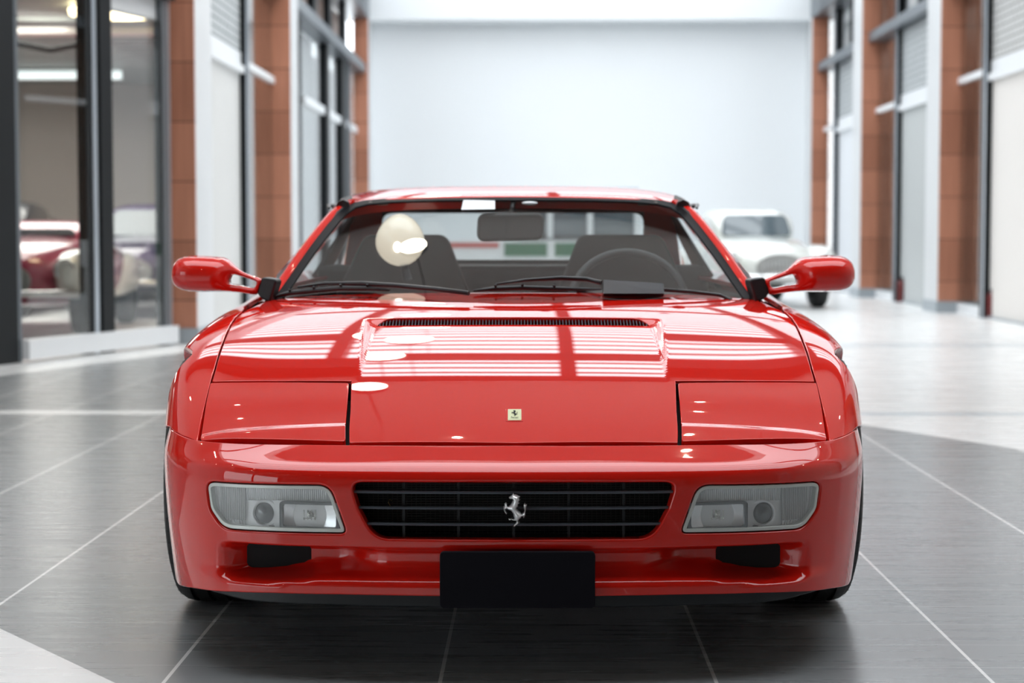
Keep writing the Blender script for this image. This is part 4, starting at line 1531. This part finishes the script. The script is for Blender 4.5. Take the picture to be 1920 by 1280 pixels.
# ---- back wall, fascia, upper walls
H(struct(bx('wall_back', -3.3, 5.4, 33.75, 33.95, 0, 4.9, WALLW)))
H(struct(bx('trim_1', -2.97, 5.0, 33.25, 33.8, 4.84, ZTOP, WALLW)))
for n, (x0, x1) in enumerate(((-3.4, -2.97), (5.0, 5.4))):
    root = struct(empty('trim_%d' % (n + 2)))
    bx('slat_band', x0, x1, 21.0 if n == 0 else 20.5, 33.6, 4.84, 5.55, FRAMEG, root)
    mb = MB()
    xx = x1 if n == 0 else x0
    for k in range(7): mb.box(xx - .03, xx + .03, 20.6 if n else 21.0, 32.2, 4.86 + k * .1, 4.90 + k * .1)
    mb.build('slats', FRAMEG, root)
    H(root)
H(struct(bx('wall_right', 5.0, 5.2, -14, 33.9, 5.55, 6.1, WALLW)))
H(struct(bx('wall_left', -3.2, -3.0, 16, 33.9, 5.55, 6.1, WALLW)))
H(struct(bx('wall_right_upper', 10.0, 10.2, 12.0, 33.9, 5.2, ZTOP, WALLW)))
H(struct(bx('wall_left_upper', -8.2, -8.0, 12.0, 33.9, 5.2, ZTOP, WALLW)))
H(struct(bx('wall_back_upper', -8.2, 10.2, 33.8, 33.95, 4.9, ZTOP, WALLW)))
r = struct(empty('wall_left_near'))
bx('wall_panel', -5.9, -5.7, -9.0, -3.0, 0, 5.2, WALLW, r)
bx('wall_panel', -5.9, -5.7, 2.2, 6.0, 0, 5.2, WALLW, r)
bx('wall_panel', -5.9, -5.7, -3.0, 2.2, 2.6, 5.2, WALLW, r)
H(r)
r = struct(empty('window_8'))
for yy in (-3.0, -.45, 2.1): bx('frame_post', -5.86, -5.76, yy, yy + .1, 0, 2.6, FRAME, r)
bx('glass', -5.815, -5.805, -2.9, 2.1, 0, 2.6, SHOPGLASS, r)
H(r)
H(struct(bx('wall_right_shops', 5.75, 5.9, -14, 33.9, 0, 5.0, BEIGE)))
H(struct(bx('wall_front', -14, 14, -14.2, -14, 0, 5.2, WOODD)))

# ---- skylight over the hall: glazing bars and beams, open sky between
SKY0, SKY1 = 12.3, 32.2
root = struct(empty('skylight'))
for i in range(48):
    y = SKY0 + (SKY1 - SKY0) * (i + .5) / 48
    bx('glazing_bar', -8.0, 10.0, y - .022, y + .022, ZTOP, ZTOP + .05, STEEL, root)
for x in (-5.4, -2.3, .45, 3.3, 6.5): bx('beam', x - .10, x + .10, SKY0, SKY1, ZTOP - .25, ZTOP + .02, STEEL, root)
for y in (19.4, 25.8): bx('cross_beam', -8.0, 10.0, y - .10, y + .10, ZTOP - .22, ZTOP, STEEL, root)
H(root)

# ---- spot lamps added out of view to brighten the back wall and far floor
for k, x in enumerate((-1.6, .2, 2.0, 3.8)):
    r = struct(empty('trim_%d' % (10 + k), (x, 24.0, 7.6)))
    MB().lathe([(-.12, .001), (-.12, .07), (.12, .08), (.12, .06)], (0, 0, 0), 'y', 16).build('added_spot_housing', FRAMEG, r)
    H(r)
    d = bpy.data.lights.new('added_wall_spot', 'SPOT'); d.energy = 110; d.spot_size = math.radians(95); d.spot_blend = .9; d.shadow_soft_size = .25; d.color = (.92, .97, 1)
    lo_ = bpy.data.objects.new('added_wall_spot', d); COL.objects.link(lo_)
    lo_.location = (x + .0117 * 24, 24.2, 7.5)
    lo_.rotation_euler = (math.radians(62), 0, 0)

# ---- lower ceiling over the place where the car stands, with recessed lamps
CZ = 5.2
root = struct(empty('ceiling'))
mb = MB()
mb.box(-14, 14, 7.8, SKY0 - .1, CZ, CZ + .3)
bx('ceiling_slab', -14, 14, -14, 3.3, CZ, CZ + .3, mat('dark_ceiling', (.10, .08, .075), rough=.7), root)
mb.box(-14, -3.6, 3.3, 7.8, CZ, CZ + .3)
mb.box(4.4, 14, 3.3, 7.8, CZ, CZ + .3)
mb.box(-14, -3.3, SKY0 - .1, 36, CZ, CZ + .3)
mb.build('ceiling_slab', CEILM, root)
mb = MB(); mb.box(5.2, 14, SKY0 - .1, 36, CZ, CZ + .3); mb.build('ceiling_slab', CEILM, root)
bx('edge_beam', -8.2, 10.2, SKY0 - .3, SKY0 + .1, CZ - .25, ZTOP, STEEL, root)
for yy in np.arange(3.8, 7.6, 1.0): bx('roof_bar', -3.6, 4.4, yy - .03, yy + .03, CZ + .1, CZ + .2, STEEL, root)
LAMPM = mat('lamp_glow', (1, 1, 1), emit=(1.0, .86, .66), emit_s=110)
for x in (-5.6, -3.9, 4.6, 6.0):
    for y in (-3, -1, 1, 3, 5, 7, 9, 11):
        MB().lathe([(CZ - .012, .001), (CZ - .012, .035), (CZ, .04)], (x, y, 0), 'z', 14).build('recessed_lamp', LAMPM, root)
for x in (-2.2, -.5, 1.2, 2.9):
    for y in (8.3, 9.4):
        MB().lathe([(CZ - .012, .001), (CZ - .012, .024), (CZ, .03)], (x, y, 0), 'z', 14).build('recessed_lamp', LAMPM, root)
H(root)

# ---- round pendant lamps hung in the hall above the car's nose line
PEND = mat('pendant_glow', (1, 1, 1), emit=(1.0, .9, .74), emit_s=28)
for (x, y, z) in ((-1.08, 10.0, 4.2), (-1.35, 14.0, 5.2), (-1.3, 17.0, 6.07), (-1.3, 20.0, 6.6)):
    root = empty('pendant_lamp', (x, y, z))
    tag(root, {10.0: 'lowest and smallest round pendant lamp, nearest the nose of the red car', 14.0: 'round pendant lamp, second from the red car, under the start of the skylight',
               17.0: 'round pendant lamp, third from the red car, under the skylight', 20.0: 'largest and farthest round pendant lamp, high under the skylight'}[y], 'lamp', 'pendant lamps mirrored in the hood')
    kk = {10.0: .55, 14.0: .95, 17.0: 1.1, 20.0: 1.25}[y]
    MB().lathe([(0, .001), (0, .24 * kk)], (0, 0, 0), 'z', 32).build('diffuser', PEND, root)
    MB().lathe([(.0, .245 * kk), (.06, .25 * kk), (.10, .10), (.12, .03)], (0, 0, 0), 'z', 32).build('lamp_shade', FRAMEG, root)
    MB().tube([(0, 0, .11), (0, 0, (CZ if y < SKY0 else ZTOP) - z)], .006, 6).build('lamp_cord', FRAME, root)
    H(root)

# ---- slanted shop front on the left, with its room behind
P0, P1 = np.array([-5.6, 8.1]), np.array([-3.12, 16.05])   # floor line, near and far end
dd = (P1 - P0) / np.linalg.norm(P1 - P0); LEN = float(np.linalg.norm(P1 - P0))
ang = math.atan2(dd[1], dd[0])
def t_of(px):                   # place along the front of a photo column
    k = (px - 1000) / FPX
    return float((k * P0[1] - P0[0]) / (dd[0] - k * dd[1]))
root = struct(empty('window_7', (P0[0], P0[1], 0), ang))
ta, tb, tc_, td = t_of(20), t_of(163), t_of(200), t_of(309)
for nm, a, b_, m_, d0, d1 in (('main_post', t_of(-45), t_of(26), FRAME, -.02, .1), ('post_edge', t_of(26), t_of(33), FRAMEG, -.02, .1), ('inner_frame', tb, tb + .10, FRAME, 0, .08), ('silver_profile', t_of(174), t_of(182), ALU, -.01, .05),
                              ('mid_post', t_of(187), t_of(209), FRAME, -.02, .08), ('corner_post', t_of(303), t_of(314), FRAMEG, -.02, .06), ('corner_edge', t_of(314), t_of(318), ALU, -.02, .06)):
    bx(nm, a, b_, d0, d1, 0, 3.1, m_, root)
bx('glass', t_of(33), tb, -.006, .006, .17, 2.98, SHOPGLASS, root)
bx('glass', t_of(209), t_of(303), -.006, .006, .17, 2.80, SHOPGLASS, root)
bx('base_rail', t_of(33), t_of(318), -.08, .03, .02, .17, WHITEP, root)
bx('top_rail', -2.2, t_of(318), -.08, .03, 2.98, 3.12, FRAME, root)
bx('fascia', t_of(209), t_of(318), .035, .09, 2.80, 3.1, WHITEP, root)
bx('upper_wall', -2.2, t_of(318) , -.08, .03, 3.12, 5.2, WALLW, root)
bx('side_base', -2.2, t_of(-45), -.04, .03, .02, .17, WHITEP, root)
for a in (-1.9, -.1, 1.7):
    bx('side_glass', a, a + 1.6, -.006, .006, .17, 2.98, SHOPGLASS, root)
    bx('side_post', a + 1.6, a + 1.72, -.06, .04, 0, 3.1, FRAME, root)
H(root)
H(struct(bx('wall_shop_near', -13.9, -5.7, 6.0, 6.1, 0, 5.2, BEIGE)))
# room behind
H(struct(bx('wall_shop_back', -14, -3.5, 27.0, 27.2, 0, 5.2, BEIGE)))
H(struct(bx('wall_shop_side', -13.9, -13.8, 6.1, 27.1, 0, 5.2, BEIGE)))
H(struct(bx('wall_shop_right', -3.52, -3.46, 17.0, 27.1, 0, 5.2, mat('taupe_wall', (.42, .37, .34), rough=.8))))
root = struct(empty('ceiling_shop'))
mb = MB()
for k in range(30): mb.box(-13.8, -3.6, 15.0 + k * .4, 15.25 + k * .4, 3.16, 3.22)
mb.build('corrugated_sheet', mat('corrugated', (.42, .45, .44), rough=.5, metal=.3), root)
bx('ceiling_panel', -13.8, -3.6, 14.9, 27.0, 3.24, 3.28, mat('ceil_grey', (.3, .32, .31), rough=.8), root)
mb = MB(); mb.tube([(-5.7, 19, 3.15), (-5.4, 19, 2.95), (-5.0, 19, 2.87), (-4.6, 19, 2.95), (-4.45, 19, 3.15)], .03, 8); mb.build('hanging_hose', FRAME, root)
mb = MB(); mb.tube([(-9, 24, 3.05), (-5.4, 24, 3.05)], .06, 8); mb.build('tube_lamp', mat('tube_glow', (1, 1, 1), emit=(.9, 1, 1), emit_s=1.2), root)
mb = MB(); mb.lathe([(0, .001), (0, .42), (.05, .43)], (-4.02, 17.6, 3.06), 'z', 24); mb.build('round_lamp', mat('warm_glow', (1, 1, 1), emit=(1.0, .78, .45), emit_s=9), root)
bx('light_shelf', -5.3, -3.7, 18.6, 18.9, 3.0, 3.06, BEIGEL, root)
H(root)
area_light('shop_ceiling_light', (-6.5, 20.5, 3.1), (0, 0, 0), 4, 6, 560, (1, .95, .88))

# ================================================================== OTHER CARS
def sec_body(name, m, parent, secs, n=28, sy=1, power=.62):
    """loft along the length: (y, half width, z low, z high, power)"""
    vs = []; fs = []
    for (y, w, z0, z1, pw) in secs:
        cz, h = (z0 + z1) / 2, (z1 - z0) / 2
        for k in range(n):
            a = 2 * PI * k / n
            c, s = math.cos(a), math.sin(a)
            vs.append((w * math.copysign(abs(c) ** pw, c), y, cz + h * math.copysign(abs(s) ** pw, s)))
    for i in range(len(secs) - 1):
        for k in range(n): fs.append((i * n + k, i * n + (k + 1) % n, (i + 1) * n + (k + 1) % n, (i + 1) * n + k))
    fs.append(tuple(reversed(range(n)))); fs.append(tuple(range((len(secs) - 1) * n, len(secs) * n)))
    o = MB().add(vs, fs, True).build(name, m, parent)
    sm = o.modifiers.new('s', 'SUBSURF'); sm.levels = 1; sm.render_levels = 1
    return o


CARGLASS = mat('old_car_glass', (.10, .13, .15), rough=.06, coat=1.0)


def old_car(loc, rz, paint, label, trim, h=1.34, w=.80, length=4.3, lower=None, group=None, grille=True):
    """round-bodied vintage saloon; front at y = 0 facing -y"""
    r = empty('vintage_car', loc, rz)
    tag(r, label, 'car', group)
    L = length
    lo = lower or paint
    sec_body('body', paint, r, [(.06, w * .35, .42, .66, .8), (.20, w * .62, .34, .80, .75), (.7, w * .72, .30, .90, .7), (1.3, w * .84, .26, .95, .66), (1.7, w * .92, .24, .96, .6), (2.6, w * .95, .24, .95, .6), (3.4, w * .9, .26, .92, .7), (min(3.9, L - .04), w * .8, .30, .82, .8), (L, w * .45, .40, .62, .9)])
    sec_body('cabin', paint, r, [(1.45, w * .60, .80, .93, .6), (1.70, w * .70, .84, h - .10, .45), (1.95, w * .70, .84, h - .015, .45), (2.5, w * .70, .84, h, .45), (3.0, w * .64, .84, h - .06, .5), (3.5, w * .5, .8, h - .30, .6), (3.8, w * .4, .75, .85, .8)])
    for s in (1, -1):
        sec_body('front_fender', lo, r, [(.10, .02, .50, .60, .9), (.16, .12, .42, .74, .8), (.40, .17, .34, .82, .7), (.9, .18, .34, .85, .7), (1.5, .15, .30, .76, .8), (2.1, .08, .26, .50, .9)], n=18).location = (s * (w - .16), 0, 0)
        sec_body('rear_fender', lo, r, [(2.4, .05, .30, .5, .9), (2.8, .14, .30, .74, .8), (3.3, .17, .32, .80, .7), (3.7, .13, .34, .66, .8), (min(4.1, L), .04, .40, .5, .9)], n=18).location = (s * (w - .14), 0, 0)
        mb = MB(); mb.lathe([(.17, .01), (.10, .06), (.075, .085), (.09, .10)][::-1], (s * (w - .19), .06, .64), 'y', 20); mb.build('headlight', CHROME, r)
        for yy in (.80, 3.30):
            mb = MB(); mb.lathe([(-.07, .20), (-.09, .29), (-.06, .32), (.06, .32), (.09, .29), (.07, .20), (.07, .01)], (s * (w - .13), yy, .32), 'x', 28); mb.build('wheel', RUBBER, r)
    # windscreen and side windows
    ww = w * .60
    lp = round_poly([(-ww, .955), (ww, .955), (ww * .90, h - .10), (-ww * .90, h - .10)], [.05, .05, .10, .10], 5)
    panel('windscreen', lambda u, v: np.stack([u, 1.46 + (v - .93) * .52 + .12 * u * u, v], -1), [lp], .05, CARGLASS, r, r=.004, depth=.03)
    if grille:
        vs = np.array([(.31 * math.cos(a), .54 + .17 * math.sin(a)) for a in np.linspace(0, 2 * PI, 33)[:-1]])
        panel('grille', lambda u, v: np.stack([u, .04 + .12 * u * u + (v - .36) * .12, v], -1), [vs], .05, mat('old_grille', (.42, .43, .42), rough=.3, metal=.7), r, r=.01, depth=.06)
        mb = MB()
        for k in range(11):
            x = -.24 + .048 * k
            mb.tube([(x, .03 + .12 * x * x, .40), (x, .058 + .12 * x * x, .66 - abs(x) * .25)], .006, 6)
        mb.build('grille_slats', CHROME, r)
    mb = MB(); mb.tube([(-w + .02, .12, .42), (-w * .6, -.02, .42), (0, -.06, .42), (w * .6, -.02, .42), (w - .02, .12, .42)], .035, 10); mb.build('bumper', trim, r)
    return r


DGREY = mat('charcoal_paint', (.06, .06, .065), rough=.3, coat=1)
MAROON = mat('maroon_paint', (.22, .025, .035), rough=.3, coat=1)
PURPLE = mat('aubergine_paint', (.07, .04, .11), rough=.3, coat=1)
CRIM = mat('crimson_paint', (.42, .01, .08), rough=.3, coat=1)
wc = at(1466, 577, 23.3)
old_car((wc[0], 23.3, 0), math.radians(5), CREAM, 'cream white rounded vintage car standing by the back wall, right of the red car', CHROME, h=1.33, w=.80)
# car standing straight behind the red one, seen over its roof and through its rear window
bk = at(1080, 500, 21.5)


def tall_car():
    r = empty('estate_car', (bk[0], 21.0, 0))
    for sx in (-.7, .7):
        for yy in (.8, 3.2): MB().lathe([(-.08, .01), (-.08, .3), (.08, .3), (.08, .01)], (sx, yy, .30), 'x', 24).build('wheel', RUBBER, r)
    tag(r, 'dark grey tall car with white window pillars, seen through the red car', 'car')
    sec_body('body', mat('white_paint', (.75, .77, .78), rough=.3, coat=1), r, [(0, .60, .3, .80, .5), (.3, .80, .25, .90, .45), (2.0, .84, .25, .95, .4), (3.8, .80, .25, .95, .45), (4.0, .6, .3, .8, .5)])
    bx('cabin_glass', -.78, .78, .9, 3.6, .92, 1.46, CARGLASS, r, .08)
    bx('car_roof', -.76, .76, .85, 3.6, 1.46, 1.53, mat('grey_roof', (.45, .5, .53), rough=.4), r, .03)
    for x in (-.78, -.30, .18, .74):
        bx('window_pillar', x - .035, x + .035, .83, .90, .92, 1.48, WHITEP, r, .01)
    return r


tall_car()
# low display stand with green and red panels behind the red car
r = empty('display_stand', (at(1000, 480, 19.0)[0], 18.8, 0))
tag(r, 'low white display stand with green and red panels, seen through the rear window', 'stand')
bx('stand_frame', -1.30, 1.30, 0, .05, .60, .90, WHITEP, r)
GREEN = mat('green_panel', (.04, .16, .09), rough=.5); REDP = mat('red_panel', (.5, .06, .05), rough=.5)
for x0, x1, m_ in ((-.90, -.36, REDP), (-.30, .14, GREEN), (.22, .62, GREEN), (.70, 1.15, GREEN)):
    bx('stand_panel', x0, x1, -.012, 0, .74 if m_ is GREEN else .83, .875, m_, r)
for x in (-1.2, 1.2): bx('leg', x - .03, x + .03, 0, .05, 0, .60, WHITEP, r)

# cars in the shop on the left
def at_h(px, D): return ((px - 960) / FPX * D, D, 0)
old_car((-6.45, 20.6, 0), 0, DGREY, 'charcoal grey vintage car at the far left behind the shop glass', CHROME, h=1.40)
old_car((-4.95, 25.95, 0), math.radians(90), MAROON, 'maroon vintage car parked crosswise at the back of the shop', CHROME, h=1.30)
old_car((-4.72, 16.6, 0), math.radians(3), CRIM, 'crimson vintage car with pale front fenders, right behind the shop window post', CHROME, h=1.12, lower=CREAM, length=3.5)
old_car((-4.40, 20.6, 0), 0, PURPLE, 'dark purple vintage saloon behind the second shop pane', CHROME, h=1.36)

# ---- small things
r = empty('teardrop_glow', (0, 0, 0))  # bright reflection in the windscreen, built as a self-lit body; no real lamp
tag(r, 'pale self-lit teardrop shape on a dark stem, standing in for a bright reflection in the windscreen', 'lamp')
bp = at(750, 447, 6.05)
prof = []
for k in range(15):
    a = PI * k / 14
    rr = .081 * math.sin(a) * (1 - .16 * math.cos(a) * -1 * -1) 
    z = .082 * math.cos(a)
    if z < 0: rr *= 1 - .12 * (z / -.082) ** 2; z *= 1.12
    prof.append((z, max(rr, .0008)))
BALM = bpy.data.materials.new('glow_body'); BALM.use_nodes = True
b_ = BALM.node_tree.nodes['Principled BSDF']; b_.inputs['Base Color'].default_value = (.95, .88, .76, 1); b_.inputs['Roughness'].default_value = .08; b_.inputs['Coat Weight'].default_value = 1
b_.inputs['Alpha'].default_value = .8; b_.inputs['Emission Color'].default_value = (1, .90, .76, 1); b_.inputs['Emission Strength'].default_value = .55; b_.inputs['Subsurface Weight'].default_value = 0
MB().lathe(prof, (bp[0], bp[1], bp[2]), 'z', 32).build('glow_body', BALM, r)
MB().ellipsoid((bp[0] - .004, bp[1] - .083, bp[2] - .028), (.012, .006, .017), 16, 10).build('bulb', mat('glow_spot', (1, 1, 1), emit=(1, .93, .82), emit_s=4), r)  # hot spot of that reflection, added as a glowing bead
sp_ = at(757, 495, 6.05); se = at(764, 524, 6.06)
MB().tube([tuple(sp_), tuple(se)], [.012, .016], 12).build('stick', mat('stick_blue', (.03, .04, .06), rough=.4), r)
# pale paper slip on the windscreen header
pw = [ws(np.array([(px - 963) / 640.0]), np.array([v]))[0] for px, v in ((868, .925), (932, .925), (931, .985), (872, .985))]
uvp = pix2uv(ws, [(-95, 394), (-32, 393), (-32, 377), (-91, 376)], (-1, 1), (0, 1.05))
o = panel('parking_slip', ws, [uvp], .05, PAPER, None, r=0, depth=0, offset=.002)
tag(o, 'white paper slip stuck on top of the windscreen', 'paper slip')
# dark red bollards by the shop frames
for px, D, hh in ((1860, 21.0, .34), (1690, 26.0, .36)):
    b0 = np.array([(px - 960) / FPX * D, D, 0])
    r = empty('fire_extinguisher', tuple(b0))
    tag(r, 'small dark red extinguisher standing by the %s shop frame' % ('nearest right-hand' if px > 1800 else 'middle right-hand'), 'fire extinguisher', None)
    MB().lathe([(0, .001), (0, .05), (.02, .055), (hh * .78, .055), (hh * .88, .03), (hh * .9, .015)], (0, 0, 0), 'z', 20).build('tank', mat('extinguisher_red', (.12, .01, .01), rough=.35), r)
    MB().box(-.015, .015, -.05, .02, hh * .9, hh).build('valve', FRAME, r)
